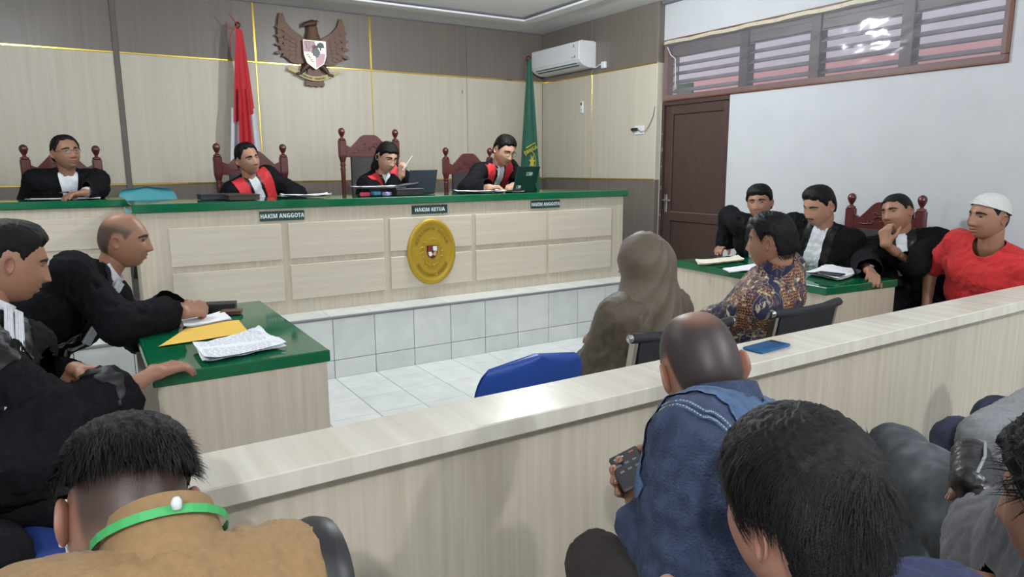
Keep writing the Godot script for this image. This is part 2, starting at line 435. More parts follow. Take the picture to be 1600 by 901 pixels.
func door():
	var d = struct_node("door_1")
	var x0 := XW + 0.02; var x1 := XW + 0.06
	var zc0 := DZ0 + 0.015; var zc1 := DZ1 - 0.01; var top := WY0 - 0.03
	var a := Acc.new()                     # stiles and rails
	span(a, x0, x1, 0.01, top, zc0, zc0 + 0.10); span(a, x0, x1, 0.01, top, zc1 - 0.075, zc1)
	span(a, x0, x1, top - 0.10, top, zc0 + 0.10, zc1 - 0.075); span(a, x0, x1, 0.90, 0.99, zc0 + 0.10, zc1 - 0.075); span(a, x0, x1, 0.01, 0.20, zc0 + 0.10, zc1 - 0.075)
	put("leaf", a.mesh(), M.brown_door, d)
	put("panel", spanm(x0 + 0.014, x1 - 0.01, 0.99, top - 0.10, zc0 + 0.10, zc1 - 0.075, 0.006), M.brown_door, d)
	put("panel", spanm(x0 + 0.014, x1 - 0.01, 0.20, 0.90, zc0 + 0.10, zc1 - 0.075, 0.006), M.brown_door, d)
	put("ledge", spanm(x0 + 0.002, x0 + 0.02, 0.985, 0.995, zc0 + 0.10, zc1 - 0.075, 0.002), mat(col(112, 98, 92), 0.6), d)
	put("door_frame", spanm(XW - 0.012, XW + 0.08, 0.0, WY0, DZ0 - 0.022, DZ0 + 0.012, 0.003), M.brown_door, d)
	put("door_frame", spanm(XW + 0.0, XW + 0.08, 0.0, WY0, DZ1 - 0.012, DZ1, 0.003), M.brown_door, d)
	put("door_frame", spanm(XW - 0.002, XW + 0.10, WY0 - 0.04, WY0 + 0.012, DZ0, DZ1, 0.002), M.brown_door, d)
	for k in 7:   # chipped paint along the frame
		var y := 0.55 + k * 0.21 + 0.05 * sin(k * 5.0)
		put("paint_chip", spanm(XW - 0.0135, XW - 0.011, y, y + 0.03 + 0.02 * sin(k * 3.0), DZ0 + 0.004, DZ0 + 0.009, 0.0), M.chip, d)
	var h := Acc.new()
	span(h, x0 - 0.008, x0, 0.985, 1.165, zc0 + 0.022, zc0 + 0.058, 0.004)
	var hp = put("handle_plate", h.mesh(), M.steel, d)
	var l := Acc.new(); tube(l, [Vector3(x0, 1.11, zc0 + 0.04), Vector3(x0 - 0.045, 1.11, zc0 + 0.04), Vector3(x0 - 0.05, 1.11, zc0 + 0.055), Vector3(x0 - 0.05, 1.108, zc0 + 0.14)], 0.009, 10)
	put("lever", l.mesh(), M.steel, hp)
	struct("trim_1", spanm(XW - 0.014, XW + 0.001, 0.0, WY0, DZ0 - 0.026, DZ0 - 0.014, 0.002), M.chip)

func ceiling():
	var c = struct_node("ceiling")
	put("slab", spanm(-3.3, XW + 0.16, CEIL, CEIL + 0.15, ZB - 0.2, 4.2, 0.0), M.ceiling, c)
	# moulded border round the middle field: two dark lines with a white moulding between
	var x0 := -2.6; var x1 := 4.52; var z0 := -6.84; var z1 := 3.4
	for b in [[0.0, 0.055, 0.012, M.cornice_dark], [0.055, 0.20, 0.030, M.cornice_white], [0.20, 0.26, 0.012, M.cornice_dark]]:
		var i0: float = b[0]; var i1: float = b[1]; var t: float = b[2]
		for s in 4:
			var m: ArrayMesh
			if s == 0: m = spanm(x0 + i0, x1 - i0, CEIL - t, CEIL, z0 + i0, z0 + i1, 0.004)
			elif s == 1: m = spanm(x0 + i0, x1 - i0, CEIL - t, CEIL, z1 - i1, z1 - i0, 0.004)
			elif s == 2: m = spanm(x0 + i0, x0 + i1, CEIL - t, CEIL, z0 + i1, z1 - i1, 0.004)
			else: m = spanm(x1 - i1, x1 - i0, CEIL - t, CEIL, z0 + i1, z1 - i1, 0.004)
			put("border_moulding", m, b[3], c)
	struct("trim_2", spanm(XW - 0.05, XW, CEIL - 0.035, CEIL, ZE + 0.004, 4.0, 0.006), M.cornice_dark)
	struct("trim_3", spanm(-3.1, XS, CEIL - 0.012, CEIL, ZB, ZB + 0.012, 0.003), M.cornice_dark)

const TILE := 0.3033
const ZSTEP := -4.595
func floor_and_dais():
	var f = struct_node("floor")
	put("bed", spanm(-3.3, XW + 0.16, -0.2, -0.004, ZB - 0.2, 4.2, 0.0), M.grout, f)
	var tm := boxm(Vector3(TILE - 0.004, 0.02, TILE - 0.004), 0.0015)
	for i in range(-2, 15):
		for j in range(0, 11):
			var x := 1.403 + (i - 1 + 0.5) * TILE
			var z := ZSTEP + (j + 0.18) * TILE
			if x > XW - 0.1: continue
			var o = put("tile", tm, M.tile[(i * 7 + j * 3) % 3], f)
			o.position = Vector3(x, -0.01, z + TILE * 0.0)
	put("far_tiles", spanm(-3.3, XW, -0.01, -0.0005, ZSTEP + 10.7 * TILE, 4.2, 0.0), M.tile[0], f)
	put("far_tiles", spanm(-3.3, 1.403 - 3.0 * TILE, -0.01, -0.0005, ZSTEP, ZSTEP + 10.7 * TILE, 0.0), M.tile[1], f)
	put("far_tiles", spanm(4.45, XW, -0.01, -0.0005, ZB, ZSTEP, 0.0), M.tile[1], f)
	var d = struct_node("floor_dais")
	put("core", spanm(-3.14, 4.42, 0.0, DAIS - 0.012, ZB, ZSTEP - 0.012, 0.0), M.grout, d)
	var up := boxm(Vector3(TILE - 0.004, 0.290, 0.012), 0.0015); var lo := boxm(Vector3(TILE - 0.004, 0.126, 0.012), 0.0015)
	var tp := boxm(Vector3(TILE - 0.004, 0.012, TILE - 0.004), 0.0015)
	for i in range(-14, 11):
		var x := 1.403 + (i - 0.5) * TILE
		if x + 0.14 > 4.45: continue
		var o = put("tile", up, M.tile[(i * 5 + 9) % 3], d); o.position = Vector3(x, DAIS - 0.017 - 0.145, ZSTEP - 0.006)
		o = put("tile", lo, M.tile[(i * 2 + 19) % 3], d); o.position = Vector3(x, 0.064, ZSTEP - 0.006)
		for j in 2:
			o = put("tile", tp, M.tile[(i + j + 20) % 3], d); o.position = Vector3(x, DAIS - 0.006, ZSTEP - 0.018 - TILE * (j + 0.5))
	put("far_tiles", spanm(-3.14, 4.42, DAIS - 0.012, DAIS - 0.001, ZB, ZSTEP - 0.018 - 2 * TILE, 0.0), M.tile[0], d)
	put("nosing", spanm(-3.14, 4.42, DAIS - 0.017, DAIS + 0.002, ZSTEP - 0.020, ZSTEP + 0.005, 0.004), M.nosing, d)

# ---------- fixed furniture ----------
const BZ := -4.87
func plate(at: Vector3, words: String, label: String):
	var t = thing("name_plate", label, "sign", at, 0.0, "name plates on the bench")
	put("board", boxm(Vector3(0.30, 0.066, 0.008), 0.001), mat(col(24, 62, 56), 0.4), t)
	var x = put("lettering", text(words, 0.040, 0.002), mat(col(236, 240, 240), 0.5), t)
	x.position = Vector3(0, 0, 0.005); x.scale = Vector3(0.88 if words.length() > 11 else 0.95, 1, 1)
func bench():
	var b = thing("judges_bench", "long pale laminate judges' bench with glossy green top on tiled dais", "bench", Vector3(0, DAIS, 0))
	var y0 := -0.0; var yt := 1.182 - DAIS
	put("front_board", spanm(0.30, 4.25, y0, yt, BZ - 0.02, BZ, 0.002), M.lam, b)
	put("end_board", spanm(4.145, 4.262, y0, yt, BZ - 0.62, BZ - 0.02, 0.003), M.lam, b)
	put("end_board", spanm(0.30, 0.325, y0, yt, BZ - 0.62, BZ - 0.02, 0.003), M.lam, b)
	put("end_post", spanm(4.25, 4.345, y0, yt - 0.04, BZ - 0.30, BZ - 0.24, 0.004), M.lam, b)
	put("corner_strip", spanm(0.286, 0.312, y0, yt, BZ - 0.02, BZ + 0.006, 0.003), M.lam, b)
	put("modesty_shelf", spanm(0.33, 4.14, yt - 0.20, yt - 0.18, BZ - 0.50, BZ - 0.02, 0.002), M.lam, b)
	var xs := [0.462, 1.208, 1.955, 2.690, 3.412]
	for k in 5:
		for r in [[1.077, 0.828], [0.784, 0.536]]:
			put("raised_panel", spanm(xs[k], xs[k] + 0.697, r[1] - DAIS, r[0] - DAIS, BZ - 0.002, BZ + 0.010, 0.003), M.lam_h, b)
	put("top", spanm(0.268, 4.29, yt, 1.236 - DAIS, BZ - 0.66, BZ + 0.025, 0.004), M.green, b)
	plate(Vector3(1.175, 1.130, BZ + 0.004), "HAKIM ANGGOTA", "green plate reading HAKIM ANGGOTA below the boxes and open book")
	plate(Vector3(2.290, 1.132, BZ + 0.004), "HAKIM KETUA", "green plate reading HAKIM KETUA above the golden oval plaque")
	plate(Vector3(3.376, 1.137, BZ + 0.004), "HAKIM ANGGOTA", "green plate reading HAKIM ANGGOTA below the dark green laptop")
	plaque()
func plaque():
	var t = thing("oval_plaque", "golden oval court plaque with a small shield on the bench front", "plaque", Vector3(2.292, 0.805, BZ + 0.010))
	var gold := mat(col(172, 142, 38), 0.42, 0.25)
	var a := Acc.new()
	lathe(a, [Vector2(0.0, 0.012), Vector2(0.160, 0.012), Vector2(0.172, 0.014), Vector2(0.180, 0.020), Vector2(0.196, 0.020), Vector2(0.205, 0.012), Vector2(0.206, 0.0)].map(func(p): return p), 48)
	# lathed about y, so turn it to face the room and stretch to an oval; profile ran inward-out, flip
	a.i.reverse()
	for k in a.v.size(): 
		var p := a.v[k]; a.v[k] = Vector3(p.x, -p.z * 1.255, p.y)
	a.normals()
	put("disc", a.mesh(), gold, t)
	var dk := mat(col(140, 112, 30), 0.5, 0.2)
	var w1 := "MAHKAMAH AGUNG"
	for k in w1.length(): oval_letter(t, w1[k], PI / 2.0 + 1.15 - 2.3 * k / (w1.length() - 1), false, dk)
	var w2 := "MAHKAMAH AGUNG"
	for k in w2.length(): oval_letter(t, w2[k], -PI / 2.0 - 1.0 + 2.0 * k / (w2.length() - 1), true, dk)
	# raised wreath and flame rays
	var r := Acc.new()
	for k in 16:
		var an := TAU * k / 16.0
		if abs(sin(an) - 1.0) < 0.2: continue
		var p := Vector3(cos(an) * 0.085, sin(an) * 0.105, 0.012)
		tube(r, [p * 0.86 + Vector3(0, 0, 0.002), p + Vector3(0, 0, 0.004), p * 1.12 + Vector3(cos(an + 1.2), sin(an + 1.2), 0) * 0.012], [0.003, 0.006, 0.002], 6)
	var arc := []
	for k in 13: arc.append(Vector3(cos(PI + PI * k / 12.0) * 0.062, -0.060 + sin(PI + PI * k / 12.0) * 0.045, 0.013))
	var rg := []
	for k in 28: rg.append(Vector3(cos(TAU * k / 28.0) * 0.083, sin(TAU * k / 28.0) * 0.103, 0.012))
	tube(r, rg, 0.003, 6, true)
	put("wreath", r.mesh(), gold, t)
	var rb := Acc.new(); tube(rb, arc, 0.006, 6); put("ribbon", rb.mesh(), gold, t)
	var sh := PackedVector2Array([Vector2(-0.044, 0.05), Vector2(0.044, 0.05), Vector2(0.044, 0.0), Vector2(0.036, -0.026), Vector2(0.02, -0.044), Vector2(0, -0.055), Vector2(-0.02, -0.044), Vector2(-0.036, -0.026), Vector2(-0.044, 0.0)])
	var s := Acc.new(); prism(s, sh, 0.012, 0.020)
	var so = put("shield", s.mesh(), mat(col(60, 22, 28), 0.5), t)
	for q in [[-0.038, 0.044, -0.004, 0.008, col(120, 30, 40)], [0.004, 0.044, 0.038, 0.008, col(232, 232, 228)], [-0.036, 0.002, -0.004, -0.036, col(235, 228, 218)], [0.004, 0.002, 0.034, -0.034, col(206, 150, 96)]]:
		var z := Acc.new(); prism(z, PackedVector2Array([Vector2(q[0], q[1]), Vector2(q[2], q[1]), Vector2(q[2] * (0.9 if q[1] < 0.01 else 1.0), q[3] * 0.7), Vector2((q[0] + q[2]) / 2, q[3]), Vector2(q[0] * (0.9 if q[1] < 0.01 else 1.0), q[3] * 0.7)]), 0.019, 0.0225)
		put("field", z.mesh(), mat(q[4], 0.5), so)
	var st := Acc.new(); lathe(st, [Vector2(0.0, 0.004), Vector2(0.010, 0.002), Vector2(0.012, 0.0)], 12, Transform3D(Basis(Vector3.RIGHT, PI / 2), Vector3(0, 0.003, 0.0225))); st.i.reverse(); st.normals()
	put("boss", st.mesh(), mat(col(40, 34, 30), 0.5), so)
func oval_letter(t, ch: String, an: float, below: bool, m):
	if ch == " ": return
	var o = put("letter", text(ch, 0.034, 0.003, "Droid Sans", 600), m, t)
	var p := Vector3(cos(an) * 0.140, sin(an) * 0.182, 0.0135)
	o.position = p
	var tx := Vector2(-sin(an) * 0.140, cos(an) * 0.182)
	o.rotation.z = tx.angle() if below else tx.angle() + PI

func clerk_desk():
	var b = thing("clerk_desk", "pale panelled clerk's desk with green top, before the left wall", "desk", Vector3(0, DAIS, 0))
	var yt := 1.197 - DAIS
	put("front_board", spanm(-2.2, 0.262, 0, yt, -5.52, -5.50, 0.002), M.lam, b)
	put("end_board", spanm(0.24, 0.262, 0, yt, -5.90, -5.52, 0.002), M.lam, b)
	put("end_board", spanm(-2.2, -2.18, 0, yt, -5.90, -5.52, 0.002), M.lam, b)
	for k in 4:
		for r in [[1.125, 0.915], [0.880, 0.67]]:
			put("raised_panel", spanm(0.17 - (k + 1) * 0.58, 0.17 - k * 0.58 - 0.04, r[1] - DAIS, r[0] - DAIS, -5.502, -5.490, 0.003), M.lam_h, b)
	put("top", spanm(-2.22, 0.275, yt, 1.247 - DAIS, -5.95, -5.475, 0.004), M.green, b)

func counsel_table(called, label, at: Vector3, turn: float, w: float, l: float, open_side: float):
	# top w (x) by l (z), centred on at; open_side -1: knees from -x
	var t = thing(called, label, "table", at, turn)
	var h := 0.77; var e := 0.012
	put("top", spanm(-w / 2, w / 2, h - 0.045, h, -l / 2, l / 2, 0.004), M.green, t)
	put("end_panel", spanm(-w / 2 + e, w / 2 - e, 0, h - 0.045, l / 2 - 0.03, l / 2 - 0.008, 0.002), M.lam, t)
	put("end_panel", spanm(-w / 2 + e, w / 2 - e, 0, h - 0.045, -l / 2 + 0.008, -l / 2 + 0.03, 0.002), M.lam, t)
	var x := -open_side * (w / 2 - e)
	put("front_panel", spanm(x - 0.02 if x > 0 else x, x if x > 0 else x + 0.02, 0, h - 0.045, -l / 2 + 0.03, l / 2 - 0.03, 0.002), M.lam, t)
	put("leg_rail", spanm(-w / 2 + 0.05, w / 2 - 0.05, h - 0.10, h - 0.045, -0.012, 0.012, 0.002), M.lam, t)
	return t

const RZ0 := -1.483
const RZ1 := -1.299
func railing():
	var t = thing("gallery_rail", "low pale laminate partition between the public seats and the court", "partition", Vector3(0, 0, 0))
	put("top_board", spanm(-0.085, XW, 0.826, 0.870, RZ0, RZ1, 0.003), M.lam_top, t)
	put("front_board", spanm(-0.075, XW, 0.0, 0.826, RZ1 - 0.062, RZ1 - 0.042, 0.002), M.lam, t)
	put("rear_board", spanm(-0.075, XW, 0.0, 0.826, RZ0 + 0.03, RZ0 + 0.05, 0.002), M.lam, t)
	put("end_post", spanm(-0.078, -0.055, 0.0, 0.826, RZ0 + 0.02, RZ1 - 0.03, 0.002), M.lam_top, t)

# ---------- chairs ----------
func turned(y0: float, y1: float) -> Array:    # profile of a turned post between two heights
	var h := y1 - y0
	var o := []
	for p in [[0.020, 0.0], [0.024, 0.02], [0.017, 0.05], [0.024, 0.08], [0.021, 0.12], [0.019, 0.45], [0.022, 0.80], [0.026, 0.86], [0.018, 0.89], [0.027, 0.93], [0.022, 0.96], [0.024, 1.0]]:
		o.append(Vector2(p[0], y0 + h * p[1]))
	return o
func carved_chair(called, label, at: Vector3, turn: float, w: float, tall: float):
	# local: faces +z, back posts at z = 0
	var t = thing(called, label, "chair", at, turn, "carved wooden chairs")
	var hb := tall - 0.265          # underside of the crest rail
	for s in [-1.0, 1.0]:
		var x: float = s * w / 2
		var xf := Transform3D(Basis.IDENTITY, Vector3(x, 0, 0))
		var a := Acc.new(); lathe(a, turned(0.62, hb - 0.04), 16, xf); span(a, x - 0.026, x + 0.026, 0.0, 0.62, -0.026, 0.026, 0.006)
		lathe(a, [Vector2(0.024, hb - 0.04), Vector2(0.034, hb), Vector2(0.034, hb + 0.02)], 16, xf)
		span(a, x - 0.034, x + 0.034, hb, hb + 0.155, -0.026, 0.026, 0.008)
		var p = put("back_post", a.mesh(), M.mahog, t)
		var f := Acc.new(); var y := hb + 0.155
		lathe(f, [Vector2(0.030, y), Vector2(0.032, y + 0.010), Vector2(0.014, y + 0.020), Vector2(0.012, y + 0.030), Vector2(0.020, y + 0.042), Vector2(0.030, y + 0.068), Vector2(0.031, y + 0.080), Vector2(0.024, y + 0.098), Vector2(0.010, y + 0.108), Vector2(0.0, y + 0.110)], 18, xf)
		put("finial", f.mesh(), M.mahog, p)
		var l := Acc.new(); span(l, x - 0.028, x + 0.028, 0.0, 0.44, 0.46, 0.516, 0.006); lathe(l, turned(0.44, 0.66), 14, Transform3D(Basis.IDENTITY, Vector3(x, 0, 0.488)))
		put("leg", l.mesh(), M.mahog, t)
		var ar := Acc.new(); tube(ar, [Vector3(x, 0.68, 0.0), Vector3(x, 0.69, 0.2), Vector3(x, 0.675, 0.42), Vector3(x, 0.665, 0.52), Vector3(x, 0.65, 0.55)], [0.02, 0.026, 0.03, 0.032, 0.02], 10)
		put("armrest", ar.mesh(), M.mahog, t)
	# crest rail: shaped board
	var poly := PackedVector2Array()
	var hw := w / 2 - 0.02
	for k in 33:
		var u := -1.0 + 2.0 * k / 32.0
		var e: float = abs(u)
		var y := 0.10 + 0.105 * (1.0 - smoothstep(0.18, 0.80, e)) - 0.012 * exp(-pow((e - 0.76) / 0.06, 2.0)) + 0.012 * smoothstep(0.82, 1.0, e)
		poly.append(Vector2(u * hw, hb + y))
	poly.append(Vector2(hw, hb)); poly.append(Vector2(-hw, hb))
	var c := Acc.new(); prism(c, poly, -0.014, 0.014)
	var cr = put("crest_rail", c.mesh(), M.mahog, t)
	# carved scrolls on the crest
	var r := Acc.new()
	for s in [-1.0, 1.0]:
		for q in [[0.02, 0.075, 0.045, 1.0], [0.085, 0.062, 0.030, -1.0], [0.05, 0.115, 0.022, 1.0]]:
			var pts := []; var rad := []
			for k in 15:
				var g: float = k / 14.0; var an: float = q[3] * g * 4.6 + 0.4
				var rr: float = q[2] * (1.0 - 0.8 * g)
				pts.append(Vector3(s * (q[0] + cos(an) * rr), hb + q[1] + sin(an) * rr * 0.7, 0.016)); rad.append(0.0055 - 0.0025 * g)
			tube(r, pts, rad, 6)
		tube(r, [Vector3(s * 0.09, hb + 0.05, 0.016), Vector3(s * 0.13, hb + 0.045, 0.017), Vector3(s * 0.175, hb + 0.05, 0.016)], [0.003, 0.007, 0.002], 6)
	put("carving", r.mesh(), M.mahog, cr)
	var b := Acc.new(); gridm(b, 10, 12, func(u: float, v: float):
		return Vector3(lerp(-0.19, 0.19, u), lerp(0.50, hb + 0.01, v), 0.032 + 0.018 * sin(u * PI) * sin(v * PI))); b.i.reverse(); b.normals()
	span(b, -0.19, 0.19, 0.50, hb + 0.01, -0.012, 0.033, 0.008)
	put("back_pad", b.mesh(), M.leather, t)
	put("lower_rail", spanm(-w / 2, w / 2, 0.46, 0.50, -0.014, 0.014, 0.004), M.mahog, t)
	put("seat_frame", spanm(-w / 2 + 0.02, w / 2 - 0.02, 0.36, 0.42, 0.0, 0.50, 0.006), M.mahog, t)
	put("seat", spanm(-w / 2 + 0.03, w / 2 - 0.03, 0.42, 0.47, 0.02, 0.51, 0.02), M.leather, t)
	return t

func sling_chair(label, x0: float, x1: float, z: float, turn: float, at_y := 0.84):
	# steel visitor chair with a padded black band for a back; faces -z
	var t = thing("visitor_chair", label, "chair", Vector3((x0 + x1) / 2, 0, z), turn, "black-backed witness chairs")
	var w := (x1 - x0) / 2
	for s in [-1.0, 1.0]:
		var x: float = s * (w - 0.02)
		var a := Acc.new()
		cbox(a, Vector3(x, 0.62, 0.055), Vector3(0.018, 0.44, 0.034), 0.003, Basis(Vector3.RIGHT, 0.19))
		put("back_upright", a.mesh(), M.chrome, t)
		var l := Acc.new(); tube(l, [Vector3(x, 0.42, 0.02), Vector3(x, 0.42, -0.40), Vector3(x, 0.40, -0.43), Vector3(x, 0.02, -0.46)], 0.013, 8)
		tube(l, [Vector3(x, 0.42, 0.02), Vector3(x, 0.02, 0.10)], 0.013, 8)
		put("leg", l.mesh(), M.chrome, t)
		var k := Acc.new(); tube(k, [Vector3(s * w, at_y - 0.012, 0.10), Vector3(s * (w + 0.012), at_y - 0.012, 0.10)], 0.017, 12)
		put("end_cap", k.mesh(), M.chrome, t)
	var b := Acc.new()
	tube(b, [Vector3(-w, at_y - 0.012, 0.10), Vector3(-w * 0.4, at_y - 0.022, 0.112), Vector3(w * 0.4, at_y - 0.022, 0.112), Vector3(w, at_y - 0.012, 0.10)], 0.020, 12)
	gridm(b, 14, 8, func(u: float, v: float):
		var e := 1.0 - pow(2.0 * u - 1.0, 2.0)
		return Vector3(lerp(-w + 0.035, w - 0.035, u), at_y - 0.01 - 0.17 * v, 0.114 - 0.03 * v + 0.02 * e))
	gridm(b, 14, 8, func(u: float, v: float):
		var e := 1.0 - pow(2.0 * u - 1.0, 2.0)
		return Vector3(lerp(w - 0.035, -w + 0.035, u), at_y - 0.01 - 0.17 * v, 0.095 - 0.03 * v + 0.02 * e))
	put("backrest", b.mesh(), M.black_sling, t)
	var r := Acc.new(); gridm(r, 14, 2, func(u: float, v: float): return Vector3(lerp(-w + 0.02, w - 0.02, u), at_y - 0.20 - 0.03 * v, 0.088 + 0.02 * (1.0 - pow(2.0 * u - 1.0, 2.0)))); gridm(r, 14, 2, func(u: float, v: float): return Vector3(lerp(w - 0.02, -w + 0.02, u), at_y - 0.20 - 0.03 * v, 0.078 + 0.02 * (1.0 - pow(2.0 * u - 1.0, 2.0))))
	put("cross_rail", r.mesh(), M.chrome, t)
	put("seat", spanm(-w + 0.03, w - 0.03, 0.42, 0.455, -0.44, 0.02, 0.012), M.black_sling, t)
	return t

func shell_chair(label, at: Vector3, turn: float, m, group, top := 0.80, w := 0.44):
	# moulded plastic chair on steel legs; faces +z
	var t = thing("plastic_chair", label, "chair", at, turn, group)
	var a := Acc.new()
	for side in [0, 1]:
		var off := 0.006 if side == 0 else -0.006
		gridm(a, 18, 16, func(u: float, v: float):

			var uu := u if side == 0 else 1.0 - u
			var x := (uu - 0.5) * 2.0
			var y := lerpf(0.47, top, v)
			var wd: float = w / 2 * pow(max(1.0 - pow(max(v - 0.45, 0.0) / 0.55, 4.0), 0.0), 0.25) * (0.9 + 0.1 * v)
			return Vector3(x * wd, y, -0.20 - 0.10 * v - 0.05 * (1.0 - x * x) * (1.0 - 0.4 * v) + off))
	put("backrest", a.mesh(), m, t)
	var s := Acc.new()
	for side in [0, 1]:
		gridm(s, 16, 12, func(u: float, v: float):
			var uu := u if side == 0 else 1.0 - u
			var x := (uu - 0.5) * 2.0
			var z := lerpf(-0.22, 0.22, v)
			return Vector3(x * w / 2 * (1.0 - 0.12 * pow(abs(v - 0.45) / 0.55, 3.0)), 0.45 - 0.018 * (1.0 - x * x) * sin(v * PI) - (0.03 * pow(max(v - 0.8, 0.0) / 0.2, 2.0)) + (-0.012 if side == 0 else 0.0), z))
	put("seat", s.mesh(), m, t)
	for sx in [-1.0, 1.0]:
		for sz in [-1.0, 1.0]:
			var l := Acc.new(); tube(l, [Vector3(sx * w * 0.36, 0.43, sz * 0.15), Vector3(sx * w * 0.44, 0.02, sz * 0.21)], 0.011, 8); tube(l, [Vector3(sx * w * 0.44, 0.0, sz * 0.21), Vector3(sx * w * 0.44, 0.022, sz * 0.21)], 0.014, 8)
			put("leg", l.mesh(), M.steel, t)
		var br := Acc.new(); tube(br, [Vector3(sx * 0.16, 0.43, -0.15), Vector3(sx * 0.17, 0.46, -0.20), Vector3(sx * 0.17, 0.62, -0.255)], 0.010, 8)
		put("back_support", br.mesh(), M.steel, t)
	return t

# ---------- wall things ----------
func garuda():
	var t = thing("eagle_emblem", "brown carved eagle emblem with shield and ribbon on the back wall", "emblem", Vector3(2.165, 2.60, ZB + 0.014))
	var brown := mat(Color.WHITE, 0.5); brown.albedo_texture = noise_tex(0.05, col(86, 58, 38), col(116, 80, 54), 88); brown.uv1_triplanar = true; brown.uv1_scale = Vector3.ONE * 3
	var dk := mat(col(72, 46, 32), 0.5)
	for s in [-1.0, 1.0]:
		var wing := PackedVector2Array([Vector2(0.07, 0.13), Vector2(0.12, 0.165), Vector2(0.20, 0.215), Vector2(0.26, 0.28), Vector2(0.285, 0.36), Vector2(0.30, 0.335), Vector2(0.312, 0.36), Vector2(0.33, 0.31), Vector2(0.345, 0.22), Vector2(0.345, 0.12), Vector2(0.325, 0.02), Vector2(0.28, -0.06), Vector2(0.22, -0.105), Vector2(0.15, -0.115), Vector2(0.08, -0.10)])
		var p := PackedVector2Array()
		for q in wing: p.append(Vector2(q.x * s, q.y))
		var a := Acc.new(); prism(a, p, 0.0, 0.03)
		var wo = put("wing", a.mesh(), brown, t)
		for row in 4:     # rows of feathers
			for k in 7 - row:
				var f: float = (k + 0.5) / (7.0 - row)
				var c := Vector2(0.115 + 0.055 * row + 0.02 * f, lerpf(0.10 + 0.045 * row, -0.075 + 0.012 * row, f))
				var d := Vector2(0.85, -0.35 + 0.75 * (1.0 - f)).normalized()
				var l := 0.06 + 0.008 * row
				var nrm := Vector2(-d.y, d.x) * 0.016
				var fp := PackedVector2Array()
				for g in [c - nrm, c - nrm + d * l * 0.7, c + d * l, c + nrm + d * l * 0.7, c + nrm]: fp.append(Vector2(g.x * s, g.y))
				var fa := Acc.new(); prism(fa, fp, 0.028, 0.036 + 0.002 * (k % 2))
				put("feather", fa.mesh(), brown, wo)
	var b := Acc.new()
	lathe(b, [Vector2(0.0, -0.16), Vector2(0.05, -0.14), Vector2(0.10, -0.04), Vector2(0.105, 0.06), Vector2(0.075, 0.14), Vector2(0.052, 0.20), Vector2(0.048, 0.245), Vector2(0.03, 0.285), Vector2(0.0, 0.295)], 20, Transform3D(Basis.from_scale(Vector3(1, 1, 0.42)), Vector3(0, 0, 0.046)))
	put("body", b.mesh(), brown, t)
	var hd := Acc.new()
	tube(hd, [Vector3(0.035, 0.285, 0.045), Vector3(0.0, 0.285, 0.06), Vector3(-0.05, 0.275, 0.06), Vector3(-0.085, 0.262, 0.055), Vector3(-0.10, 0.24, 0.05)], [0.02, 0.035, 0.028, 0.017, 0.006], 10)
	tube(hd, [Vector3(0.03, 0.305, 0.045), Vector3(0.045, 0.315, 0.045), Vector3(0.07, 0.305, 0.045)], [0.012, 0.008, 0.002], 6)
	put("head", hd.mesh(), dk, t)
	var tl := Acc.new(); prism(tl, PackedVector2Array([Vector2(-0.055, -0.13), Vector2(0.055, -0.13), Vector2(0.10, -0.305), Vector2(0.085, -0.325), Vector2(0.06, -0.315), Vector2(0.03, -0.33), Vector2(0, -0.32), Vector2(-0.03, -0.33), Vector2(-0.06, -0.315), Vector2(-0.085, -0.325), Vector2(-0.10, -0.305)]), 0.0, 0.03)
	put("tail", tl.mesh(), brown, t)
	for s in [-1.0, 1.0]:
		var l := Acc.new(); tube(l, [Vector3(s * 0.06, -0.11, 0.042), Vector3(s * 0.115, -0.165, 0.04), Vector3(s * 0.15, -0.21, 0.045), Vector3(s * 0.19, -0.215, 0.05)], [0.04, 0.028, 0.016, 0.012], 8)
		put("leg", l.mesh(), dk, t)
	var rb := Acc.new()
	gridm(rb, 24, 2, func(u: float, v: float):
		var x := lerpf(-0.20, 0.20, u)
		return Vector3(x, -0.275 + 0.9 * x * x * 2.0 + 0.045 * v, 0.058 - 0.3 * x * x)); rb.i.reverse(); rb.normals()
	for s in [-1.0, 1.0]:
		prism(rb, PackedVector2Array([Vector2(s * 0.19, -0.21), Vector2(s * 0.19, -0.165), Vector2(s * 0.27, -0.135), Vector2(s * 0.255, -0.155), Vector2(s * 0.275, -0.175)]), 0.035, 0.045)
	var ro = put("ribbon", rb.mesh(), mat(col(200, 178, 120), 0.5), t)
	var wx := "BHINNEKA TUNGGAL IKA"
	for k in wx.length():
		if wx[k] == " ": continue
		var x := lerpf(-0.17, 0.17, float(k) / (wx.length() - 1))
		var o = put("letter", text(wx[k], 0.026, 0.002), mat(col(70, 50, 36), 0.6), ro)
		o.position = Vector3(x, -0.253 + 1.8 * x * x, 0.061 - 0.3 * x * x); o.rotation.z = atan(3.6 * x)
	var sh := PackedVector2Array([Vector2(-0.115, 0.115), Vector2(0.115, 0.115), Vector2(0.112, -0.03), Vector2(0.085, -0.105), Vector2(0.0, -0.165), Vector2(-0.085, -0.105), Vector2(-0.112, -0.03)])
	var sa := Acc.new(); prism(sa, sh, 0.05, 0.085)
	var so = put("shield", sa.mesh(), mat(col(206, 200, 190), 0.35, 0.3), t)
